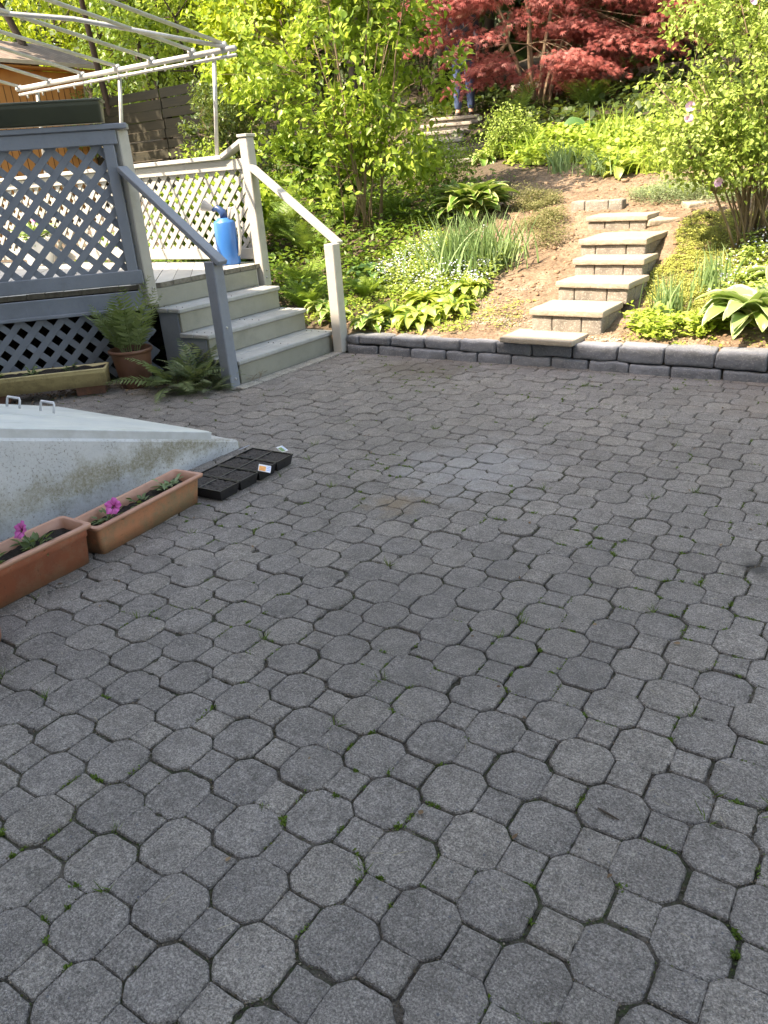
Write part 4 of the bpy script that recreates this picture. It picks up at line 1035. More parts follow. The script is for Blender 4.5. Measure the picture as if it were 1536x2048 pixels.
# ------------------------------------------------------------------ shed and fence beyond the deck
def shed():
    root = empty('shed', (-17.2, 9.4, 0.6)); tag(root, 'ochre wooden shed with a brown shingle roof behind the deck', 'shed')
    X1, Y0, Y1, ze = 1.38, -3.2, 2.78, 3.26
    b = MB(); b.box((-1.4, Y0, -.6), (X1, Y1, ze-.12), .01); b.build('wall', M['shedwall'], root)
    b = MB(); y = Y0+.05
    while y < Y1: b.box((X1+.001, y, -.6), (X1+.006, y+.016, ze-.42), .001); y += .155
    b.build('siding_grooves', M['groove'], root)
    b = MB(); b.box((X1, Y0, ze-.42), (X1+.02, Y1, ze-.13)); b.box((X1+.02, Y0-.1, ze-.12), (X1+.30, Y1+.2, ze-.08)); b.build('frieze', M['shedwall'], root)
    b = MB(); o = .36; r_ = .62; e0, e1 = Y0-.3, Y1+.3
    b.add([(X1+o, e0, ze), (X1+o, e1, ze), (0, e1, ze+r_), (0, e0, ze+r_), (-1.4-o, e1, ze), (-1.4-o, e0, ze), (X1+o, e0, ze-.05), (X1+o, e1, ze-.05), (0, e1, ze+r_-.05), (0, e0, ze+r_-.05), (-1.4-o, e1, ze-.05), (-1.4-o, e0, ze-.05)],
          [(0, 1, 2, 3), (3, 2, 4, 5), (0, 6, 7, 1), (1, 7, 8, 2), (2, 8, 10, 4), (5, 4, 10, 11), (0, 3, 9, 6), (3, 5, 11, 9), (6, 9, 8, 7), (9, 11, 10, 8)])
    b.build('roof', M['shingle'], root)
    b = MB(); b.box((X1-.05, Y1, -.6), (X1+.03, Y1+.03, ze-.13)); b.box((X1+.361, e0, ze-.07), (X1+.385, e1, ze+.005)); b.build('trim_board', M['trim'], root)
shed()
def fence():
    root = empty('board_fence', (-14.2, 12.2, 0)); tag(root, 'weathered fence of wide overlapping horizontal boards behind the deck', 'fence')
    b = MB()
    for k in range(9):
        z = 1.55+k*.185
        for (xa, xb) in ((-4.2, -1.75), (-1.72, .72), (.75, 3.0)):
            y = .012 if k % 2 else -.012
            b.box((xa, y-.012+random.uniform(-.004, .004), z+random.uniform(-.012, .012)), (xb, y+.012, z+.172), .004)
    b.build('boards', M['fence'], root)
    for x in (-4.2, -1.735, .735, 2.98): b = MB(); b.box((x-.05, .03, 1.0), (x+.05, .13, 3.18)); b.build('fence_post', M['fence'], root)
fence()

# ------------------------------------------------------------------ plants
VR = R(33.7)
def twigs(P0_, P1_, r0, r1, droop=0.0, n=3, sides=4, seg=3):
    """many thin curved sticks as one vertex/face array"""
    P0_, P1_ = np.asarray(P0_, float), np.asarray(P1_, float); m = len(P0_)
    d = unit(P1_-P0_); a = np.where(np.abs(d[:, 2:3]) > .9, [[1., 0, 0]], [[0, 0, 1.]]); s_ = unit(np.cross(d, a)); u = np.cross(s_, d)
    r0 = np.broadcast_to(np.asarray(r0, float), (m,)); r1 = np.broadcast_to(np.asarray(r1, float), (m,))
    V = np.zeros((m, seg+1, sides, 3)); bend = rng.normal(size=(m, 3))*0.05*np.linalg.norm(P1_-P0_, axis=1)[:, None]
    for i in range(seg+1):
        t_ = i/seg; c = P0_+(P1_-P0_)*t_+bend*math.sin(math.pi*t_); rr = r0+(r1-r0)*t_
        for k in range(sides):
            an = 2*math.pi*k/sides; V[:, i, k] = c+(s_*math.cos(an)+u*math.sin(an))*rr[:, None]
    base = (np.arange(m)*(seg+1)*sides)[:, None]; F = []
    for i in range(seg):
        for k in range(sides):
            a_, b_ = i*sides+k, i*sides+(k+1) % sides; F.append((a_, b_, b_+sides)); F.append((a_, b_+sides, a_+sides))
    F = np.array(F)[None]+base[:, :, None]
    return V.reshape(-1, 3), F.reshape(-1, 3)

def pts_in(ells, n, r, bias=0.45, holes=0.0, seed=0):
    """points inside a union of ellipsoids, biased to the outside, with noise-made gaps"""
    wts = np.array([e[3]*e[4]*e[5] for e in ells])**.7; wts /= wts.sum(); out = []; dirs = []
    while len(out) < n:
        e = ells[r.choice(len(ells), p=wts)]; d = unit(r.normal(size=3)); q = d*(r.random()**bias)
        p = np.array(e[:3])+q*np.array(e[3:6])
        if holes and noise.noise(Vector(p*1.9+seed)) < -holes: continue
        out.append(p); dirs.append(unit(d/np.array(e[3:6])))
    return np.array(out), np.array(dirs)

def bush(name, label, cat, loc, ells, nclus, per, leaf, size, mat, stems=((0, 0),), stem_r=.02, stem_mat='bark', spread=.12, rz=VR, group=None, holes=.25, wid=1.0, seed=1, up=.35, stem_n=7, twig_show=.5, trunk_top=None, root=None, sun=0.0):
    r = np.random.default_rng(seed)
    if root is None:
        root = empty(name, loc, rz); tag(root, label, cat, group)
    C_, Dr = pts_in(ells, nclus, r, holes=holes, seed=seed)
    # main stems
    b = MB(); nodes = []
    zs = [e[2] for e in ells]; zmax = max(e[2]+e[5]*.75 for e in ells)
    for k in range(stem_n):
        sx, sy = stems[k % len(stems)]; e = ells[r.integers(len(ells))]
        tgt = np.array(e[:3])+r.normal(size=3)*np.array(e[3:6])*.4; tgt[2] = max(tgt[2], .5*zmax)
        p0 = np.array((sx+r.normal()*stem_r*2.2, sy+r.normal()*stem_r*2.2, -.06)); pts = []; n = 7
        mid = p0*.55+tgt*.45; mid[2] = p0[2]+(tgt[2]-p0[2])*.62
        for i in range(n):
            t_ = i/(n-1); p = (1-t_)**2*p0+2*t_*(1-t_)*mid+t_*t_*tgt+r.normal(size=3)*stem_r*.7*(i > 0); pts.append(p)
        sr = stem_r*r.uniform(.6, 1.15); b.tube(pts, [sr*(1-.72*i/(n-1)) for i in range(n)], 7)
        nodes += [(p, sr*(1-.72*i/(n-1))) for i, p in enumerate(pts) if i >= 2]
    NP = np.array([q[0] for q in nodes]); NR = np.array([q[1] for q in nodes])
    b.build('stems' if trunk_top is None else 'trunk', M[stem_mat], root, True)
    sel = r.random(nclus) < twig_show
    dist = ((C_[:, None]-NP[None])**2).sum(2)+np.where(NP[None, :, 2] > C_[:, None, 2]-.02, .3, 0); near = dist.argmin(1)
    tv = Cloud(); tv.add(*twigs(NP[near][sel], C_[sel], np.minimum(NR[near][sel]*.45, stem_r*.4), stem_r*.1))
    tv.build('branches', M[stem_mat], root)
    # leaves along a short shoot at each cluster
    shoot = unit(Dr*1.0+np.array([0, 0, up])+r.normal(size=Dr.shape)*.5)
    idx = np.repeat(np.arange(nclus), per); t_ = r.random(len(idx))
    P = C_[idx]+shoot[idx]*(t_[:, None]-.3)*spread*2.0+r.normal(size=(len(idx), 3))*spread*.42
    D = unit(shoot[idx]*.5+r.normal(size=P.shape)*.75+np.array([0, 0, -.25])); N = unit(np.array([0, 0, 1.0])+Dr[idx]*.5+r.normal(size=P.shape)*.45)
    S = size*r.uniform(.6, 1.25, len(idx))
    c = Cloud(); c.add(*scatter(leaf, P, D, N, S, wid)); c.build('foliage' if trunk_top is None else 'crown', M[mat], root)
    return root, C_, Dr

def flowers(root, pts, dirs, size, mat, petals=5, name='flower', centre=None, flare=.55):
    for p, d in zip(pts, dirs):
        d = Vector(d).normalized(); s_ = d.orthogonal().normalized(); u = d.cross(s_)
        P, D, N = [], [], []
        for k in range(petals):
            a = 2*math.pi*k/petals+.3; e = s_*math.cos(a)+u*math.sin(a); P.append(Vector(p)+e*size*.04); D.append(e+d*flare); N.append(d-e*flare)
        V, F = scatter('petal', np.array([tuple(v) for v in P]), np.array([tuple(v) for v in D]), np.array([tuple(v) for v in N]), [size*.55]*petals, 1.15)
        o = link(name, npmesh(name, V, F), M[mat], root, False)
        if centre:
            b = MB(); c = Vector(p)+d*size*.06; b.tube([c, c+d*size*.1], [size*.07, size*.03], 7); b.build('flower_centre', M[centre], o, True)

def trumpet(root, p, d, R_, mat, name='petals'):
    d = Vector(d).normalized(); s_ = d.orthogonal().normalized(); u = d.cross(s_); nt_, na = 9, 50
    def ring(t_, inner=0.0):
        out = []
        for k in range(na):
            a = 2*math.pi*k/na; lobe = 1+.10*math.cos(5*a)*t_**2+.03*math.sin(11*a+1)*t_**3
            r_ = R_*(.07+.93*t_**1.5)*lobe; z = R_*(-.55*(1-t_)**1.6+.07*math.sin(10*a+.5)*t_**4-.10*t_**6+.05*math.cos(5*a)*t_**2)+inner
            out.append(Vector(p)+(s_*math.cos(a)+u*math.sin(a))*r_+d*z)
        return out
    def mesh(t0, t1, off, nm, mt, par):
        V = [v for i in range(nt_) for v in ring(t0+(t1-t0)*i/(nt_-1), off)]
        F = [(i*na+k, i*na+(k+1) % na, (i+1)*na+(k+1) % na, (i+1)*na+k) for i in range(nt_-1) for k in range(na)]
        return link(nm, npmesh(nm, np.array([tuple(v) for v in V]), np.array(F)), mt, par, True)
    o = mesh(0, 1, 0, name, M[mat], root); mesh(0, .30, .0009, 'throat', M['f_throat'], o)
    b = MB()   # dark veins running out from the throat
    for k in range(5):
        a = 2*math.pi*(k+.5)/5; pts = []
        for i in range(6):
            t_ = .25+.12*i; lobe = 1+.10*math.cos(5*a)*t_**2; r_ = R_*(.07+.93*t_**1.5)*lobe; z = R_*(-.55*(1-t_)**1.6+.05*math.cos(5*a)*t_**2+.07*math.sin(10*a+.5)*t_**4-.1*t_**6)+.0012
            pts.append(Vector(p)+(s_*math.cos(a)+u*math.sin(a))*r_+d*z)
        b.tube(pts, [.0014, .0012, .001, .0008, .0006, .0003], 5)
    b.build('veins', M['f_throat'], o)
def strip_leaf(base, az, el0, L, W, droop, prof, cup=.15, nu=5, nt=8, petiole=0.0, wave=0.0, rr=rng, roll=0.0):
    """one long curved leaf; returns V,F,UV"""
    d0 = np.array([math.cos(az), math.sin(az)]); sdir = np.array([-math.sin(az), math.cos(az), 0])
    n = nt+1; pos = np.array(base, float); el = el0; pts = []; tang = []
    if petiole > 0:
        for k in range(3):
            pos = pos+np.array([d0[0]*math.cos(el), d0[1]*math.cos(el), math.sin(el)])*petiole/3; el -= droop*.12
    for i in range(n):
        pts.append(pos.copy()); tg = np.array([d0[0]*math.cos(el), d0[1]*math.cos(el), math.sin(el)]); tang.append(tg)
        pos = pos+tg*L/nt; el -= droop/nt*(1+i*.12)
    V = []; U = []
    for i in range(n):
        t_ = i/nt; w_ = W*prof(t_)/2; nrm = np.cross(sdir, tang[i]) * -1 if False else np.cross(tang[i], sdir)
        s2 = sdir*math.cos(roll)+nrm*math.sin(roll)
        for j in range(nu):
            x = -1+2*j/(nu-1); ripple = wave*W*math.sin(t_*14+j*2.1)*abs(x)
            V.append(pts[i]+s2*x*w_+nrm*(cup*W*x*x*prof(t_)+ripple)); U.append((x, t_))
    F = []
    for i in range(nt):
        for j in range(nu-1):
            a = i*nu+j; F += [(a, a+1, a+nu+1), (a, a+nu+1, a+nu)]
    return np.array(V), np.array(F), np.array(U)
hprof = lambda t: (math.sin(math.pi*min(1, t*.93+.07)**.72)**.85) if t < 1 else 0.02
bprof = lambda t: (1-t**2.2)*.9+.02
def hosta(label, loc, n, L, W, mat, seed=1, flat=0.0, el0=78, dr=62, cat='hosta', group='hostas in the beds', name='hosta', wave=.03):
    r = np.random.default_rng(seed); c = Cloud(); st = Cloud()
    for k in range(n):
        f = (k+.5)/n; az = k*2.39996+r.normal()*.25; el = R(el0-58*f-flat*12)+r.normal()*.1
        Lk = L*(.65+.45*math.sin(math.pi*min(1, f*.8+.15)))*r.uniform(.85, 1.12); pet = L*(.25+.55*f)*r.uniform(.8, 1.1)
        b0 = (r.normal()*L*.06, r.normal()*L*.06, -.01)
        V, F, U = strip_leaf(b0, az, el, Lk, W*Lk/L*r.uniform(.85, 1.1), R(dr)*r.uniform(.8, 1.35), hprof, .16, 7, 10, pet, wave, r, r.normal()*.25)
        c.add(V, F, U)
        d = V[3]-np.array(b0); st.add(*twigs(np.array([b0]), np.array([V[3]]), L*.018, L*.014))
    root = empty(name, loc, VR); tag(root, label, cat, group)
    c.build('leaves', M[mat], root, True, True); st.build('stalks', M['l_lime'], root)
    return root
def blades(label, name, cat, loc, n, L, W, mat, spread=.1, lean=.25, seed=2, droop=.7, group=None, ell=(1, 1)):
    r = np.random.default_rng(seed); c = Cloud()
    for k in range(n):
        b0 = (r.normal()*spread*ell[0], r.normal()*spread*ell[1], -.02); az = r.random()*6.283; el = R(88)-abs(r.normal())*lean
        V, F, U = strip_leaf(b0, az, el, L*r.uniform(.55, 1.1), W*r.uniform(.7, 1.2), R(40)*droop*r.uniform(.1, 1.8), bprof, .12, 3, 5, 0, 0, r, r.random()*3)
        c.add(V, F, U)
    root = empty(name, loc, VR); tag(root, label, cat, group); c.build('leaves', M[mat], root, False, True); return root
def frond(c, st, base, az, el, L, W, r, pin='pinna', droop=1.1, npin=20, pw=.5):
    d0 = np.array([math.cos(az), math.sin(az)]); sdir = np.array([-math.sin(az), math.cos(az), 0]); pos = np.array(base, float); P, D, N, S = [], [], [], []; pts = []
    e = el; n = npin; roll = r.normal()*.3
    for i in range(n+4):
        t_ = i/(n+4); tg = np.array([d0[0]*math.cos(e), d0[1]*math.cos(e), math.sin(e)]); nrm = np.cross(tg, sdir)*1.0; nrm = nrm if nrm[2] > 0 else -nrm
        s2 = sdir*math.cos(roll)+nrm*math.sin(roll)
        pts.append(pos.copy()); pos = pos+tg*L/(n+4); e -= R(70)*droop/(n+4)*(.4+1.2*t_)
        if t_ > .14:
            w_ = W*math.sin(math.pi*min(1, (t_-.06)**.62))**.9 if t_ < .98 else W*.05
            for s_ in (-1, 1): P.append(pts[-1]); D.append(s2*s_+tg*(.45+.3*t_)-nrm*.12+r.normal(size=3)*.05); N.append(nrm+r.normal(size=3)*.12); S.append(max(w_, W*.08)*r.uniform(.9, 1.08))
    c.add(*scatter(pin, np.array(P), np.array(D), np.array(N), S, pw))
    pts = np.array(pts); st.add(*twigs(pts[:-1], pts[1:], np.linspace(.0035, .0012, len(pts)-1), np.linspace(.0033, .0011, len(pts)-1), seg=1, sides=4))
def fern(label, loc, n, L, W, mat, seed=3, pin='pinna', el=(50, 80), droop=1.0, azr=None, group='ferns in the beds', npin=20, base_r=.03, name='fern', pw=1.0):
    r = np.random.default_rng(seed); c = Cloud(); st = Cloud()
    for k in range(n):
        az = (k*2.39996+r.normal()*.2) if azr is None else r.uniform(*azr)
        frond(c, st, (math.cos(az)*base_r, math.sin(az)*base_r, 0), az, R(r.uniform(*el)), L*r.uniform(.65, 1.1), W*r.uniform(.8, 1.1), r, pin, droop*r.uniform(.6, 1.3), npin, pw)
    root = empty(name, loc, VR); tag(root, label, 'fern', group); c.build('fronds', M[mat], root); st.build('stalks', M[mat], root)
    return root
def carpet(name, label, pts, per, leaf, size, h, mat, seed=4, spread=.05, wid=1.0, upright=.6, kind='stuff', cat=None):
    """low cover of small leaves over ground points"""
    r = np.random.default_rng(seed); pts = np.array([(x, y, gz(x, y)) for x, y in pts]); idx = np.repeat(np.arange(len(pts)), per)
    hh = h*(0.4+0.9*np.array([max(0, noise.noise(Vector((p[0]*3, p[1]*3, seed)))+.5) for p in pts]))
    P = pts[idx]+np.stack([r.normal(size=len(idx))*spread, r.normal(size=len(idx))*spread, r.random(len(idx))*hh[idx]], 1)
    D = unit(np.stack([r.normal(size=len(idx)), r.normal(size=len(idx)), r.random(len(idx))*upright], 1)); N = unit(np.array([0, -.25, 1.0])+r.normal(size=P.shape)*.4)
    c = Cloud(); c.add(*scatter(leaf, P, D, N, size*r.uniform(.6, 1.3, len(idx)), wid)); o = c.build(name, M[mat]); tag(o, label, cat, None, kind); return o
def area(n, f, x0, x1, y0, y1, seed=0):
    r = np.random.default_rng(seed); out = []
    k = 0
    while len(out) < n and k < n*60:
        x, y = r.uniform(x0, x1), r.uniform(y0, y1); k += 1
        if f(x, y): out.append((x, y))
    return out
def G(x, y, dz=0.0): return (x, y, gz(x, y)+dz)

# --- the big light green shrub in the middle, several stems
bush('flowering_shrub', 'big light green shrub with many thin stems growing behind the deck stairs', 'shrub', G(-4.86, 6.85),
     [(0, 0, 2.1, 1.0, .8, .95), (-.75, .1, 1.75, .65, .6, .65), (.55, -.1, 1.45, .55, .55, .5), (.1, 0, 3.0, .9, .8, .7), (-.3, -.1, 1.0, .8, .55, .45), (.45, -.2, .75, .4, .4, .3), (-.45, -.35, .62, .5, .35, .3), (.35, .3, 2.3, .6, .6, .6)],
     660, 17, 'ovate', .072, 'l_lilac', stems=((0, 0), (.12, .05), (-.15, .1), (.05, -.1)), stem_r=.0125, stem_n=15, spread=.11, seed=11, holes=.1, wid=.95, twig_show=.6)
bush('golden_shrub', 'taller yellow-leaved shrub standing behind the big light green shrub', 'shrub', G(-6.9, 8.6),
     [(-.1, 0, 2.3, 1.05, .9, 1.1), (-.75, 0, 2.0, .6, .7, .7), (.5, .2, 2.8, 1.0, .8, .9), (.1, 0, 3.7, 1.1, .9, .7)],
     520, 18, 'ovate', .085, 'l_gold', stem_r=.02, stem_n=9, spread=.13, seed=12, holes=.08)
# --- red maple: tiers of drooping pads on several trunks
def maple():
    r = np.random.default_rng(21); root = empty('red_maple', G(-5.66, 12.95), VR); tag(root, 'red Japanese maple with tiered drooping foliage on several thin trunks', 'tree')
    pads = []
    for (cx, cz, n, sx, sz) in ((-1.25, 1.55, 26, .62, .6), (-.95, .75, 12, .4, .28), (-1.5, .5, 5, .25, .15), (.75, 1.35, 30, .75, .6), (.4, .55, 13, .5, .25), (0, 2.2, 40, 1.5, .5), (1.9, 1.9, 26, .7, .5), (2.3, 1.2, 10, .4, .3), (0, 3.5, 24, 1.7, .4), (-1.75, 2.0, 10, .3, .3), (1.3, .9, 8, .4, .2)):
        for _ in range(n): pads.append((cx+r.normal()*sx*.6, r.uniform(-1.3, 1.1) if cz < 2.4 else r.uniform(-1.5, 1.5), cz+r.normal()*sz*.6, r.uniform(.26, .5)))
    P, D, N, S = [], [], [], []; ce = []
    for (x, y, z, R_) in pads:
        if (-.42 < x < -.05 and z < 1.35) or (x < -1.12 and z < 1.0): continue
        ce.append((x, y, z)); n = int(420*R_)
        a = r.random(n)*6.283; q = np.sqrt(r.random(n)); px, py = q*R_*np.cos(a)*1.25, q*R_*np.sin(a); tilt = .35*np.sign(x+.2)
        pz = -.42*R_*q**2+r.normal(size=n)*.025-tilt*px*.6
        P.append(np.stack([x+px, y+py, z+pz], 1)); D.append(np.stack([np.cos(a)*.7+.25*np.sign(x+.2), np.sin(a)*.6-.15, np.full(n, -.5)], 1)+r.normal(size=(n, 3))*.3); N.append(np.array([0, -.3, 1.0])+r.normal(size=(n, 3))*.3); S.append(r.uniform(.05, .085, n))
    P, D, N, S = map(np.concatenate, (P, D, N, S)); c = Cloud(); c.add(*scatter('maple', P, D, N, S)); c.build('crown', M['l_red'], root)
    b = MB(); nodes = []
    for k, (x0, y0, x1, y1, z1) in enumerate(((-.12, 0, -.9, 0, 2.2), (0, .1, -.15, .2, 3.0), (.1, 0, .5, -.2, 2.8), (.18, .1, 1.3, 0, 2.4), (.0, -.1, -.4, -.5, 2.6), (.3, .2, .9, .5, 2.0))):
        pts = [np.array((x0+(x1-x0)*t_**1.6, y0+(y1-y0)*t_, -.08+z1*t_))+r.normal(size=3)*.02 for t_ in np.linspace(0, 1, 9)]
        b.tube(pts, [.042*(1-.75*i/8) for i in range(9)], 8); nodes += pts[3:]
    b.build('trunk', M['bark'], root, True); NPt = np.array(nodes); ce = np.array(ce); nr = ((ce[:, None]-NPt[None])**2).sum(2).argmin(1)
    t2 = Cloud(); t2.add(*twigs(NPt[nr], ce-[0, 0, .05], .009, .003, seg=4)); t2.build('branches', M['bark'], root)
maple()
# --- rose bush on the right
def rose():
    root, C_, Dr = bush('rose_bush', 'tall pale green rose bush with pink and magenta flowers above the right-hand hosta', 'rose bush', G(-1.10, 6.55),
     [(0, .1, 1.2, .62, .6, .5), (-.5, .1, 1.05, .36, .45, .5), (.35, .2, 1.5, .6, .6, .5), (-.35, .3, 1.6, .3, .35, .25), (.0, 0, .68, .72, .4, .22), (.3, .2, 2.0, .4, .5, .4), (.25, -.15, .62, .6, .3, .2), (-.45, -.1, .75, .3, .3, .2)],
     760, 24, 'simple', .043, 'l_rose', stems=((-.05, 0), (.1, .05), (.2, -.05), (.05, .15)), stem_r=.012, stem_n=34, spread=.08, seed=31, holes=.18, wid=1.25, twig_show=.8)
    r = np.random.default_rng(5)
    flowers(root, [(-.06, -.62, 1.02)], [(-.1, -1, .3)], .085, 'f_mag', 6, 'magenta_flower', None, .35)
    pk = [(-.63, -.05, .98), (-.62, 0, .9), (-.36, -.2, 1.53), (-.32, .1, 1.05), (.05, -.35, 1.25), (.1, -.3, 1.18), (-.02, -.35, 1.0), (-.42, -.1, .5), (.12, -.3, 1.42), (.2, -.3, 1.1), (-.08, -.38, 1.37), (.02, -.3, .82), (.15, -.35, .95), (-.2, -.3, 1.2)]
    pk = [(x, y-.22, z) for x, y, z in pk]
    flowers(root, pk, [(r.normal()*.4, -1, .3+r.normal()*.3) for _ in pk], .07, 'f_rose', 5, 'pink_flower', None, .8)
rose()
bush('yellow_green_tree', 'bright yellow-green leafy tree at the top right corner of the photo', 'tree', G(0.1, 9.6), [(0, 0, 2.75, 1.15, .9, .6), (.6, 0, 3.3, 1.2, 1.0, .7), (-.2, .2, 3.7, 1.1, 1, .5)], 330, 18, 'ovate', .085, 'l_gold', stem_r=.03, stem_n=5, spread=.15, seed=41, holes=.2)

# --- trees and shrubs closing the view
def bgtree(label, x, y, h, rx, mat, seed, leaf='simple', size=.15, n=420, per=24, low=.25, group='trees closing the back of the garden', name='broadleaf_tree', z0=None, rz_=0):
    r = np.random.default_rng(seed); ells = []
    for k in range(7):
        f = k/6; zc_ = h*(low+(1-low)*(.12+.76*f)); s_ = rx*(.55+.5*math.sin(math.pi*(.2+.65*f)))
        ells.append((r.normal()*rx*.28, r.normal()*rx*.28, zc_, s_*.8, s_*.8, h*(1-low)*.17))
    bush(name, label, 'tree', G(x, y) if z0 is None else (x, y, z0), ells, n, per, leaf, size, mat, stem_r=.11*h/8, stem_n=4, stem_mat='barkdk', spread=.28, seed=seed, holes=.1, trunk_top=1, twig_show=.3, group=group, rz=rz_)
bgtree('bright yellow-green tree rising over the shed roof at the far left', -23.5, 19, 8.5, 3.6, 'l_gold', 51, size=.2, n=520)
bgtree('dull green bushy tree just right of the shed roof peak', -18.3, 16.5, 6.6, 2.3, 'l_mid', 52, size=.16)
bgtree('sunlit light green tree above the board fence', -15.3, 15.4, 6.8, 2.2, 'l_lilac', 53, size=.17, n=420, low=.22)
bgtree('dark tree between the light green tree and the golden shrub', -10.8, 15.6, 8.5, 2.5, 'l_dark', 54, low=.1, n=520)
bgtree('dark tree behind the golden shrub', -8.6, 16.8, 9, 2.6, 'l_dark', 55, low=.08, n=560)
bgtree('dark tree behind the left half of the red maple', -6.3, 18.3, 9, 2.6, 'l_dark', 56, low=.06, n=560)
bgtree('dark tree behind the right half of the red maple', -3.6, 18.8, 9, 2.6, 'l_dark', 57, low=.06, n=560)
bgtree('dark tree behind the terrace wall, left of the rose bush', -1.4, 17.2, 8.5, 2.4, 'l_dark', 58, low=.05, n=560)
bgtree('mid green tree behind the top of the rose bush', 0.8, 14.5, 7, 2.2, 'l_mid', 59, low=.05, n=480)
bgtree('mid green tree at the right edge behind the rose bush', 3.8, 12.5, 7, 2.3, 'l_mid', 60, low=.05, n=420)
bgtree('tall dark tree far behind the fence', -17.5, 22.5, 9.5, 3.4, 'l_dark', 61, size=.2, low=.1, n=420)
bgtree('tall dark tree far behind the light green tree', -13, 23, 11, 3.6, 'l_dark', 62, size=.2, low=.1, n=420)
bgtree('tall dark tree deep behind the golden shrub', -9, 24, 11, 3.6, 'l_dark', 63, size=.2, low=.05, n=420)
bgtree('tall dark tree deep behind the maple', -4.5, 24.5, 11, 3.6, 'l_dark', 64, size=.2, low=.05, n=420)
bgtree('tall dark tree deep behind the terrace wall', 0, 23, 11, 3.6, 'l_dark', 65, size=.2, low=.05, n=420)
bgtree('tall dark tree far behind the shed', -27, 25, 11, 4.2, 'l_dark', 66, size=.22, low=.1, n=420)
def shr(label, x, y, h, rx, mat, seed, leaf='simple', size=.07, n=200, per=18, dz=0, group='shrubs around the deck', name='leafy_shrub', holes=.2):
    bush(name, label, 'shrub', G(x, y, dz), [(0, 0, h*.55, rx, rx*.8, h*.42), (.3*rx, 0, h*.7, rx*.6, rx*.6, h*.3), (-.35*rx, .1, h*.5, rx*.6, rx*.6, h*.35)], n, per, leaf, size, mat, stem_r=.012, stem_n=7, spread=.1, seed=seed, holes=holes, group=group)
shr('fresh green shrub just left of the board fence', -15.9, 12.0, 1.75, .75, 'l_rose', 71, size=.09, n=200, dz=.55)
shr('glossy dark shrub with pale tips in front of the right end of the fence', -9.9, 10.6, 2.3, .75, 'l_dark2', 72, size=.07, n=300)
shr('dark evergreen shrub below the golden shrub, behind the right deck post', -8.3, 8.9, 1.6, .8, 'l_dark2', 73, size=.07, n=300)
shr('small sunlit shrub behind the far deck railing', -7.2, 7.0, 1.02, .3, 'l_lilac', 74, size=.05, n=120)
shr('light green leafy shrub behind the deck lattice', -6.2, 6.1, .95, .6, 'l_lilac', 75, size=.09, n=170, leaf='ovate')
shr('low green shrub under the left side of the big shrub', -6.1, 7.9, .95, .6, 'l_mid', 76, size=.08, n=200, leaf='ovate')
shr('loose golden-green shrub beneath the right side of the big shrub', -4.7, 8.0, .75, .5, 'l_lilac', 77, size=.035, n=260)
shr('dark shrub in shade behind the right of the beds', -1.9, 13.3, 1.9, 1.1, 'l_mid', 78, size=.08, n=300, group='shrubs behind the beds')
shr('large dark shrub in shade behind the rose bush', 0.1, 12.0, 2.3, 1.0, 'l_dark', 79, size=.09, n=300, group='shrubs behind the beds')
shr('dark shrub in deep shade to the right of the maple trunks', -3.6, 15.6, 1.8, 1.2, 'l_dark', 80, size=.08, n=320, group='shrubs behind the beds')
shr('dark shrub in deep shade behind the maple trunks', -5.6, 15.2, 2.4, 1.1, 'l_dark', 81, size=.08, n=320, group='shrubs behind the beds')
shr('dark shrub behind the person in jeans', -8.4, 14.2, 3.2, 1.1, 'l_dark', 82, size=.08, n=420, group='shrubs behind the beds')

# --- bed plants
hosta('large dark green hosta with pale edged leaves at the top of the bare slope', G(-3.84, 7.30), 120, .32, .14, 'l_hosta', 91, el0=88, dr=42)
hosta('broad pale green hosta cut off by the right edge of the photo', G(-.80, 5.50), 56, .31, .16, 'l_hostaR', 92, el0=82, dr=55)
hosta('leafy light hosta just above the broad pale one, under the rose bush', G(-.72, 6.0), 34, .24, .14, 'l_hostaR', 102)
for i, (x, y, n, L, lab) in enumerate(((-3.28, 5.32, 40, .17, 'yellow-edged hosta nearest the middle of the retaining wall'), (-3.60, 5.36, 38, .16, 'yellow-edged hosta beside the right stair newel'), (-3.42, 5.66, 38, .17, 'yellow-edged hosta behind the two by the wall'),
                                    (-3.06, 5.50, 34, .155, 'yellow-edged hosta farthest right, next to the bare soil'), (-3.10, 5.86, 32, .15, 'gold hosta at the foot of the iris clump'))):
    hosta(lab, G(x, y, .02), n, L, .09, 'l_hostag', 110+i, group='small gold hostas by the wall')
for i, (x, y, lab) in enumerate(((-4.12, 5.26, 'small white-edged hosta pressed against the lowest tread'), (-4.32, 5.42, 'small white-edged hosta beside the second tread'), (-3.70, 5.22, 'small striped hosta at the foot of the right newel post'))):
    hosta(lab, G(x, y, .02), 24, .14, .08, 'l_hosta', 120+i, group='small hostas by the stairs')
hosta('blue-green hosta half hidden behind the right newel post', G(-4.25, 6.1), 24, .17, .12, 'l_hostad', 130)
hosta('yellow-green hosta standing bright at the front of the upper bed', G(-2.75, 8.75), 20, .24, .12, 'l_hostag', 131)
hosta('broad green hosta behind the deck corner post', G(-7.0, 8.0), 26, .22, .15, 'l_hostaR', 132)
hosta('large green hosta by the lowest weathered step', G(-4.95, 9.75), 24, .2, .11, 'l_hosta', 133)
blades('tall clump of grey-green blade leaves beside the bare slope', 'blade_leaf_clump', 'iris', G(-3.26, 6.22, .02), 420, .50, .017, 'l_iris', .14, .2, 140, .6, 'clumps of blade leaves', (1.3, .8))
blades('smaller clump of grey-green blades right of the steps', 'blade_leaf_clump', 'iris', G(-1.42, 5.62, .02), 80, .32, .014, 'l_iris', .06, .2, 141, .5, 'clumps of blade leaves')
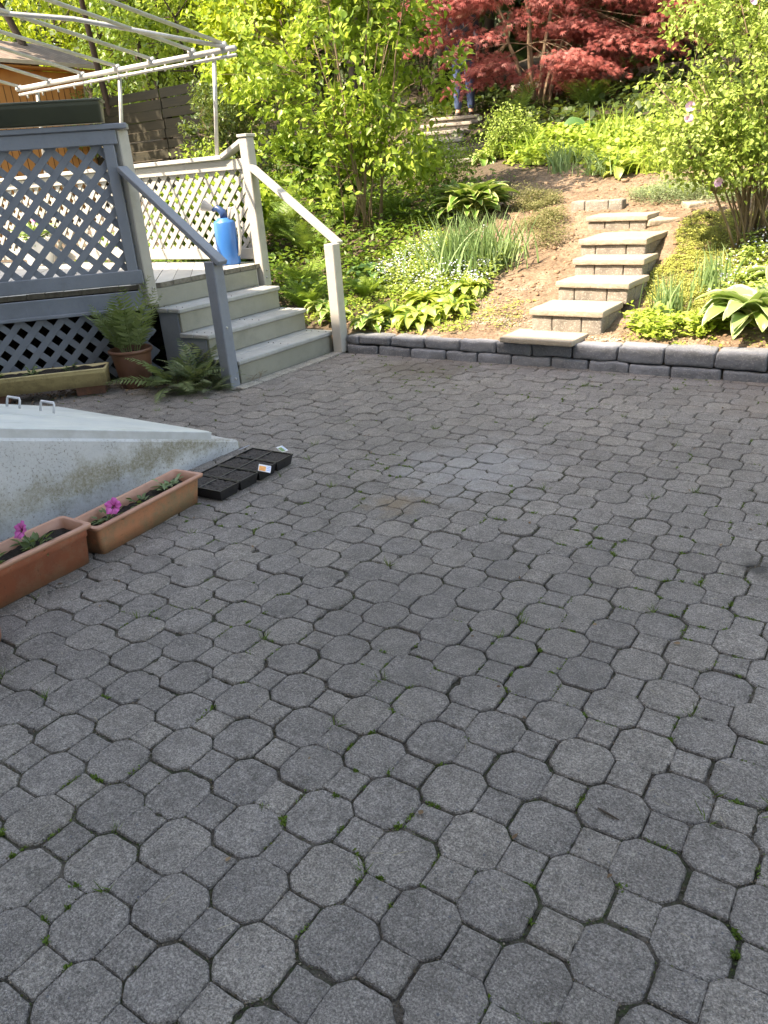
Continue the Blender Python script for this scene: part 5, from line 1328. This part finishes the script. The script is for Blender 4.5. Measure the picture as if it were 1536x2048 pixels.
blades('small clump of grey-green blades nearer the rose bush', 'blade_leaf_clump', 'iris', G(-1.22, 5.95, .02), 70, .32, .014, 'l_iris', .06, .2, 142, .5, 'clumps of blade leaves')
blades('clump of blade leaves in the middle of the upper bed', 'blade_leaf_clump', 'iris', G(-3.55, 8.95), 90, .4, .014, 'l_iris', .09, .22, 143, .7, 'clumps of blade leaves')
blades('tall leafy stems rising behind the middle of the upper bed', 'perennial_plant', 'perennial', G(-3.3, 10.1), 60, .5, .03, 'l_rose', .2, .3, 145, .6)
blades('broad arching lily leaves at the left of the upper bed', 'lily_clump', 'lily', G(-4.45, 9.9), 90, .4, .03, 'l_fernlt', .18, .45, 146, 1.2)
blades('fine pale grass leaves at the front of the upper bed', 'blade_leaf_clump', 'iris', G(-3.05, 8.75), 110, .3, .012, 'l_iris', .14, .4, 147, 1.0, 'clumps of blade leaves')
hosta('dark blue-green hosta at the back edge of the sunny upper bed', G(-3.9, 10.7), 26, .26, .16, 'l_hostad', 134)
hosta('large gold hosta in the right half of the upper bed', G(-2.15, 9.5), 26, .26, .14, 'l_hostag', 135)
shr('loose pale shrub with small leaves at the left front of the upper bed', -4.75, 9.9, .5, .35, 'l_rose', 83, size=.04, n=150, group='shrubs behind the beds')
blades('arching lily leaves at the right of the upper bed', 'lily_clump', 'lily', G(-2.35, 8.7), 120, .36, .02, 'l_lime', .16, .5, 144, 1.4)
fern('fern with upright fronds growing in the brown pot', (-4.69, 3.565, .23), 13, .60, .11, 'l_ferng', 150, el=(58, 86), droop=.5, group='ferns by the stairs', npin=15, base_r=.05, pw=1.5, pin='pinna3')
fern('low spreading fern on the ground between the pot and the newel post', (-4.33, 3.62, .03), 17, .46, .10, 'l_ferng', 151, el=(12, 62), droop=.6, group='ferns by the stairs', npin=15, pw=1.4, pin='pinna3')
fern('small dull fern with drying fronds at the foot of the newel post', (-4.06, 3.66, .0), 14, .28, .07, 'l_ferndry', 152, el=(10, 55), droop=.7, group='ferns by the stairs', npin=18)
fern('drooping dull green fern in front of the stair side, beside the newel post', (-4.18, 3.70, .04), 16, .36, .085, 'l_ferndry', 153, el=(20, 75), droop=.6, group='ferns by the stairs', npin=14, pw=1.3, pin='pinna3')
for i, (x, y, n, L, lab, m_) in enumerate(((-6.0, 6.9, 16, .62, 'dark green fern behind the deck post', 'l_fern'), (-5.35, 6.5, 14, .5, 'fern left of the thin shrub stems', 'l_fern'), (-4.85, 5.75, 18, .45, 'bright fern behind the top tread', 'l_fernlt'),
                                    (-4.55, 5.45, 16, .4, 'bright fern beside the middle tread', 'l_fernlt'), (-5.3, 7.2, 16, .5, 'fern under the big shrub', 'l_fernlt'), (-4.1, 5.75, 12, .32, 'small bright fern behind the right handrail', 'l_fernlt'),
                                    (-5.6, 12.2, 14, .7, 'fern in shade before the maple trunks', 'l_fern'), (-4.8, 15.0, 12, .7, 'fern in the shade below the terrace trees', 'l_fern'), (-4.6, 12.6, 14, .65, 'fern in shade right of the maple trunks', 'l_fern'), (-6.1, 6.0, 14, .5, 'fern just behind the far deck railing', 'l_fern'), (-4.75, 7.35, 14, .42, 'fern right of the thin shrub stems', 'l_fern'))):
    fern(lab, G(x, y), n, L, L*.24, m_, 160+i, pin='pinna' if y < 7 else 'pinna3', npin=16)
# low cover
carpet('lime_ground_cover', 'bright lime ground cover filling the sunny upper bed', area(1500, lambda x, y: y > 8.75+max(0, (-x-3.0))*.55+.15*math.sin(x*5) and y < 10.9+.4*noise.noise(Vector((x*1.5, 0, 3))) and x > -5.0, -5.3, -.6, 8.2, 12, 1), 10, 'round', .055, .17, 'l_lime', 201, .07, 1.0)
carpet('shaded_ground_cover', 'leafy ground cover under the maple, darkened for its shade', area(1500, lambda x, y: y > 10.9 and (x > -5.9 or y > 13.2), -9, 2, 10.8, 16, 2), 8, 'round', .085, .2, 'l_dark', 202, .12)  # dark leaf colour stands in for shade on this cover
carpet('sedum_mat', 'golden green sedum mat beside the garden steps', area(2600, lambda x, y: x > -1.66+.05*math.sin(y*8) and (x+1.25) < (y-5.0)*.4+.15 and y > 5.55-(x+1.7)*.1, -1.7, -.75, 5.5, 7.15, 3), 26, 'simple', .013, .035, 'l_sedum', 203, .018, 1.3)
carpet('forget_me_not_leaves', 'soft green leaves of the forget-me-nots left of the slope', area(520, lambda x, y: True, -4.15, -3.0, 5.75, 6.6, 4), 16, 'simple', .04, .12, 'l_rose', 204, .04)
carpet('forget_me_not_flowers', 'tiny pale blue forget-me-not flowers left of the slope', area(150, lambda x, y: noise.noise(Vector((x*4, y*4, 2))) > -.15, -4.05, -3.0, 5.75, 6.5, 5), 17, 'round', .011, .24, 'f_white', 205, .035)
carpet('forget_me_not_leaves', 'soft green leaves of the forget-me-nots below the rose bush', area(200, lambda x, y: x > -1.12, -1.5, -.5, 5.7, 6.7, 6), 14, 'simple', .04, .16, 'l_rose', 206, .04)
carpet('forget_me_not_flowers', 'tiny pale blue forget-me-not flowers below the rose bush', area(60, lambda x, y: x > -1.2, -1.5, -.6, 5.75, 6.7, 7), 14, 'round', .013, .2, 'f_white', 207, .035)
carpet('strawberry_leaves', 'low toothed leaves at the right foot of the steps', area(60, lambda x, y: ((x+1.42)**2/.04+(y-5.33)**2/.02 < 1 or (x+1.15)**2/.025+(y-5.42)**2/.02 < 1), -1.8, -1.0, 5.1, 5.6, 8), 18, 'ovate', .042, .15, 'l_lime', 208, .03)
carpet('heather_cover', 'reddish green heather tufts on the bare slope', area(150, lambda x, y: (x+2.95)**2+(y-7.0)**2 < .035 or (x+3.3)**2+(y-7.6)**2 < .06 or (x+2.75)**2+(y-6.68)**2 < .028, -3.7, -2.5, 6.3, 8, 9), 80, 'simple', .018, .15, 'l_heath', 209, .04)
carpet('creeping_juniper', 'grey green creeping juniper above the top step', area(340, lambda x, y: (x+1.75)**2/.42+(y-7.75)**2/.16 < 1, -2.6, -1, 7.2, 8.3, 10), 60, 'simple', .016, .13, 'l_junip', 210, .035)
carpet('bed_weeds', 'sparse small weeds on the soil by the wall', area(170, lambda x, y: x < -2.75 or x > -1.6, -3.8, -.4, 5.15, 5.9, 11), 10, 'simple', .02, .02, 'l_lime', 211, .03)
carpet('slope_weeds', 'thin yellowish weeds creeping over the bare soil left of the steps', area(260, lambda x, y: noise.noise(Vector((x*3, y*3, 8))) > -.02 and (y < 5.75 or x < -2.9), -3.2, -2.45, 5.16, 6.5, 21), 12, 'simple', .016, .012, 'l_sedum', 216, .03)
carpet('low_bed_growth', 'mixed low growth around the small hostas', area(500, lambda x, y: y < 5.25+(-x-2.8)*1.4 and x < -2.85, -4.6, -2.8, 5.16, 7.3, 12), 12, 'simple', .035, .06, 'l_lime', 212, .05)
carpet('undergrowth', 'dark undergrowth beneath the shrubs behind the deck', area(1500, lambda x, y: x < -4.0 and y > 5.4 and (y < 8.4 or x < -6.0), -9, -3.9, 5.4, 10, 13), 12, 'simple', .07, .22, 'l_mid', 213, .08)
carpet('juniper_fringe', 'yellowish low plants along the right of the upper bed', area(260, lambda x, y: True, -2.2, .6, 7.6, 9.2, 14), 30, 'simple', .03, .2, 'l_rose', 214, .06)
carpet('leaf_litter', 'dead leaves and debris on the ground along the deck skirt', [], 0, 'simple', .03, .0, 'litter', 215) if False else None
def litter():
    r = np.random.default_rng(8); c = Cloud(); n = 900
    s_ = r.uniform(-.6, 1.9, n); d = np.abs(r.normal(size=n))*.16+.05; P = np.array([tuple(cp(a, b_, .006)) for a, b_ in zip(s_, d)]); P[:, 2] += r.random(n)*.02
    c.add(*scatter('simple', P, np.stack([r.normal(size=n), r.normal(size=n), r.normal(size=n)*.2], 1), np.array([0, 0, 1.0])+r.normal(size=(n, 3))*.3, r.uniform(.012, .04, n)))
    P = np.array([tuple(cp(a, b_, .004)) for a, b_ in zip(r.uniform(-.75, .1, 500), r.uniform(.05, .5, 500))]); P[:, 2] += r.random(500)*.04
    c.add(*scatter('blade', P, np.stack([r.normal(size=500), r.normal(size=500), r.normal(size=500)*.4], 1), rnd_dir(500, r), r.uniform(.03, .08, 500), .5))
    tag(c.build('leaf_litter', M['litter']), 'dead leaves and stalks lying along the deck skirt', None, None, 'stuff')
litter()
# petunias and small plants in the boxes
def potplant(label, name, cat, loc, n, L, mat, seed, flower=None, fdir=(0, -.3, 1), group=None):
    r = np.random.default_rng(seed); c = Cloud(); P, D, N, S = [], [], [], []
    for k in range(n):
        a = k*2.4+r.normal()*.3; f = r.random(); d = np.array([math.cos(a), math.sin(a), .35+.9*f]); st_ = d*L*(.15+.7*r.random()); P.append(st_*[1, 1, .9]); D.append(d*[1, 1, .5]+r.normal(size=3)*.25); N.append(np.array([0, 0, 1])-d*.2+r.normal(size=3)*.2); S.append(L*r.uniform(.45, .8))
    c.add(*scatter('ovate', np.array(P), np.array(D), np.array(N), S, .8)); root = empty(name, loc, VR); tag(root, label, cat, group); c.build('leaves', M[mat], root)
    if flower:
        trumpet(root, flower, fdir, .034, 'f_pink')
        b = MB(); b.tube([(0, 0, 0), (flower[0]*.5, flower[1]*.5, flower[2]*.6), tuple(Vector(flower)-Vector(fdir).normalized()*.004)], .0022, 6); b.build('flower_stalk', M['l_pet'], root)
    return root
potplant('petunia with one pink flower in the weathered trough', 'petunia', 'petunia', (-2.565, 1.67, .095), 26, .055, 'l_pet', 301, (.035, 0, .075), (-.15, -1, .75), 'petunias in the troughs')
potplant('petunia with one darker pink flower in the redder trough', 'petunia', 'petunia', (-2.565, 1.35, .122), 30, .06, 'l_pet', 302, (-.04, 0, .085), (-.5, -.75, .6), 'petunias in the troughs')
potplant('small bronze seedling in the middle of the weathered trough', 'seedling', 'seedling', (-2.585, 1.86, .095), 26, .05, 'l_pet', 303)
potplant('silvery seedling at the far end of the weathered trough', 'seedling', 'seedling', (-2.605, 2.04, .098), 34, .06, 'l_junip', 304)
potplant('low green seedling beside the left edge of the photo in the redder trough', 'seedling', 'seedling', (-2.56, 1.13, .122), 40, .075, 'l_pet', 305)
for i, (s, m_, lab) in enumerate(((.62, 'l_pet', 'small dark seedling at the right of the tan flower box'), (.86, 'l_pet', 'tiny plant in the middle of the tan flower box'), (1.12, 'l_mid', 'green seedling at the left of the tan flower box'))):
    potplant(lab, 'seedling', 'seedling', cp(s, .30, .175), 22, .055, m_, 310+i, None)
# flowering plants on the deck, glimpsed through the lattice
for i, (x, y, lab) in enumerate(((-7.6, 4.9, 'potted plant on the deck seen through the lattice, right one'), (-8.7, 4.7, 'potted plant on the deck seen through the lattice, left one'))):
    p_ = round_pot('plant_pot', .12, .16, .26, M['white'], M['white']); p_.location = (x, y, .693); tag(p_, lab.replace('potted plant', 'white pot'), 'plant pot', 'pots on the deck')
    shr2 = potplant(lab, 'potted_plant', 'plant', (x, y, .93), 50, .17, 'l_hostaR', 320+i, (.06, -.06, .2))

# ------------------------------------------------------------------ far wood behind the garden
def far_wood():
    r = np.random.default_rng(77); n = 26000; x = r.uniform(-48, 14, n); y = 27.5+r.normal(size=n)*1.6-(x > 4)*(x-4)*1.2
    top = 11+np.array([noise.noise(Vector((a*.25, 0, 9)))*3 for a in x]); z = 3+r.random(n)*(top-1); z = np.where(r.random(n) < .3, r.uniform(3.5, 7, n), z)
    P = np.stack([x, y, z], 1); c = Cloud(); c.add(*scatter('simple', P, r.normal(size=(n, 3))+[0, 0, -.5], r.normal(size=(n, 3))+[0, -.6, .8], r.uniform(.45, .95, n), 1.7))
    tag(c.build('far_wood', M['l_dark']), 'dense dark wood closing the view behind the garden trees', None, None, 'stuff')
far_wood()

# ------------------------------------------------------------------ person on the upper steps
def skinned(name, verts, edges, mat, parent, sub=2, root_i=0):
    """verts: (x,y,z,radius[,radius2])"""
    me = bpy.data.meshes.new(name); me.from_pydata([v[:3] for v in verts], edges, [])
    o = link(name, me, mat, parent)
    m = o.modifiers.new('skin', 'SKIN'); m.use_smooth_shade = True; sk = me.skin_vertices[0].data
    for i, v in enumerate(verts): sk[i].radius = (v[3], v[4] if len(v) > 4 else v[3]); sk[i].use_root = (i == root_i)
    s_ = o.modifiers.new('sub', 'SUBSURF'); s_.levels = sub; s_.render_levels = sub
    return o
def person():
    root = empty('person', (-6.93, 13.0, 2.10), R(20)); tag(root, 'person in blue jeans and a dark jacket standing on the upper steps behind the maple', 'person')
    # faces local -Y (towards the camera)
    V = [(0, 0, .95, .15, .105), (0, 0, 1.1, .135, .095), (0, .01, 1.28, .16, .105), (0, .01, 1.42, .13, .085), (0, 0, 1.50, .055), (0, -.015, 1.56, .06), (0, -.02, 1.64, .085, .1), (0, -.01, 1.71, .075, .09),
         (-.19, .01, 1.40, .062), (-.235, .0, 1.14, .046), (-.24, -.06, .90, .030), (-.238, -.08, .84, .038, .020),
         (.19, .01, 1.40, .062), (.235, .0, 1.14, .046), (.25, -.03, .90, .030), (.252, -.045, .84, .038, .020),
         (-.09, 0, .86, .095), (-.10, -.04, .5, .065), (-.10, 0, .09, .042), (.09, 0, .86, .095), (.11, -.01, .5, .065), (.12, .02, .09, .042),
         (-.11, -.12, .04, .04), (.13, -.10, .04, .04)]
    Eg = [(0, 1), (1, 2), (2, 3), (3, 4), (4, 5), (5, 6), (6, 7), (3, 8), (8, 9), (9, 10), (10, 11), (3, 12), (12, 13), (13, 14), (14, 15), (0, 16), (16, 17), (17, 18), (0, 19), (19, 20), (20, 21), (18, 22), (21, 23)]
    # fingers and thumbs, each its own unequal bent chain
    for hand, sgn in ((11, 1), (15, -1)):
        hx, hy, hz = V[hand][:3]
        for k, (dy, L) in enumerate(((-.027, .062), (-.009, .072), (.009, .068), (.026, .052))):
            a = len(V); V.append((hx, hy+dy, hz-.045, .0095)); V.append((hx+sgn*.006, hy+dy-.004, hz-.045-L*.55, .0085)); V.append((hx+sgn*.020, hy+dy-.008, hz-.045-L, .007)); Eg += [(hand, a), (a, a+1), (a+1, a+2)]
        a = len(V); V.append((hx+sgn*.012, hy-.042, hz-.005, .011)); V.append((hx+sgn*.02, hy-.056, hz-.045, .009)); Eg += [(hand, a), (a, a+1)]
    skinned('body', V, Eg, M['skin'], root)
    skinned('jacket', [(0, 0, .93, .185, .135), (0, 0, 1.1, .165, .12), (0, .01, 1.28, .185, .13), (0, .01, 1.43, .15, .10), (0, .0, 1.49, .075), (-.19, .01, 1.41, .08), (-.24, .0, 1.14, .064), (-.245, -.055, .93, .05), (.19, .01, 1.41, .08), (.24, .0, 1.14, .064), (.255, -.025, .93, .05)],
            [(0, 1), (1, 2), (2, 3), (3, 4), (3, 5), (5, 6), (6, 7), (3, 8), (8, 9), (9, 10)], M['jacket'], root)
    skinned('jeans', [(0, 0, .95, .165, .12), (-.09, 0, .85, .115), (-.10, -.04, .5, .085), (-.10, 0, .1, .065), (.09, 0, .85, .115), (.11, -.01, .5, .085), (.12, .02, .1, .065)], [(0, 1), (1, 2), (2, 3), (0, 4), (4, 5), (5, 6)], M['jeans'], root)
    for sx, sy in ((-.105, -.05), (.125, -.03)):
        skinned('shoe', [(sx, sy+.08, .05, .045, .05), (sx, sy, .045, .045, .045), (sx-.005, sy-.11, .035, .045, .03)], [(0, 1), (1, 2)], M['shoe'], root, 2, 1)
    # head details
    skinned('hair', [(0, .01, 1.755, .075, .07), (0, .055, 1.70, .075, .05), (0, .06, 1.63, .055, .04)], [(0, 1), (1, 2)], M['hair'], root, 2, 1)
    b = MB(); b.tube([(0, -.105, 1.665), (0, -.128, 1.632), (0, -.108, 1.622)], [.010, .014, .009], 8); b.build('nose', M['skin'], root, True)
    for sx in (-.032, .032):
        b = MB(); b.tube([(sx, -.098, 1.672), (sx, -.106, 1.672)], [.011, .008], 8); e = b.build('eye', M['eye'], root, True)
        b = MB(); b.tube([(sx, -.106, 1.672), (sx, -.1075, 1.672)], .005, 8); b.build('pupil', M['hair'], e)
    b = MB(); b.tube([(-.022, -.100, 1.592), (0, -.108, 1.590), (.022, -.100, 1.592)], [.004, .006, .004], 6); b.build('mouth', M['terrarim'], root, True)
    for sx in (-.086, .086):
        b = MB(); b.tube([(sx, -.01, 1.69), (sx*1.09, .005, 1.665), (sx, .0, 1.63)], [.010, .012, .008], 7); b.build('ear', M['skin'], root, True)
person()

# tall trees added for shade, their unseen crowns placed over the back garden
def shade_tree(label, x, y, h, ells, seed):
    bush('shade_crown_tree', label, 'tree', G(x, y), ells, 620, 22, 'simple', .26, 'l_dark', stem_r=.13, stem_n=2, stem_mat='barkdk', spread=.4, seed=seed, holes=.02, trunk_top=1, twig_show=.5, group='tall trees added to shade the garden', rz=0)
shade_tree('tall tree added for shade behind the left half of the maple, crown out of view', -8.0, 14.6, 9, [(-.6, -1.2, 5.4, 2.6, 1.9, 1.6), (1.6, -1.0, 6.0, 2.2, 1.8, 1.6), (-2.8, -.6, 5.6, 2.0, 1.9, 1.7)], 501)
shade_tree('tall tree added for shade behind the terrace wall, crown out of view', -1.9, 15.2, 9, [(-.8, -1.7, 4.9, 2.6, 1.9, 1.6), (1.4, -2.0, 4.7, 2.2, 2.0, 1.6), (-2.4, -1.6, 5.6, 1.8, 1.8, 1.5)], 502)
shade_tree('tall dark trunk beside the shed corner, unseen crown added for shade', -16.3, 12.9, 9, [(1.0, -2.6, 6.0, 2.6, 1.5, 1.3), (3.2, -2.2, 5.8, 2.2, 1.5, 1.3), (-.8, -1.8, 6.4, 1.8, 1.6, 1.3)], 503)

def fallen():
    r = np.random.default_rng(19); n = 70; P = np.stack([r.uniform(-2.6, 1.0, n), r.uniform(.7, 4.9, n), np.full(n, .005)], 1); c = Cloud()
    c.add(*scatter('ovate', P, np.stack([r.normal(size=n), r.normal(size=n), r.normal(size=n)*.1], 1), np.array([0, 0, 1.0])+r.normal(size=(n, 3))*.25, r.uniform(.008, .022, n), .9))
    tag(c.build('fallen_leaves', M['litter']), 'a few small brown fallen leaves on the pavers', None, None, 'stuff')
fallen()
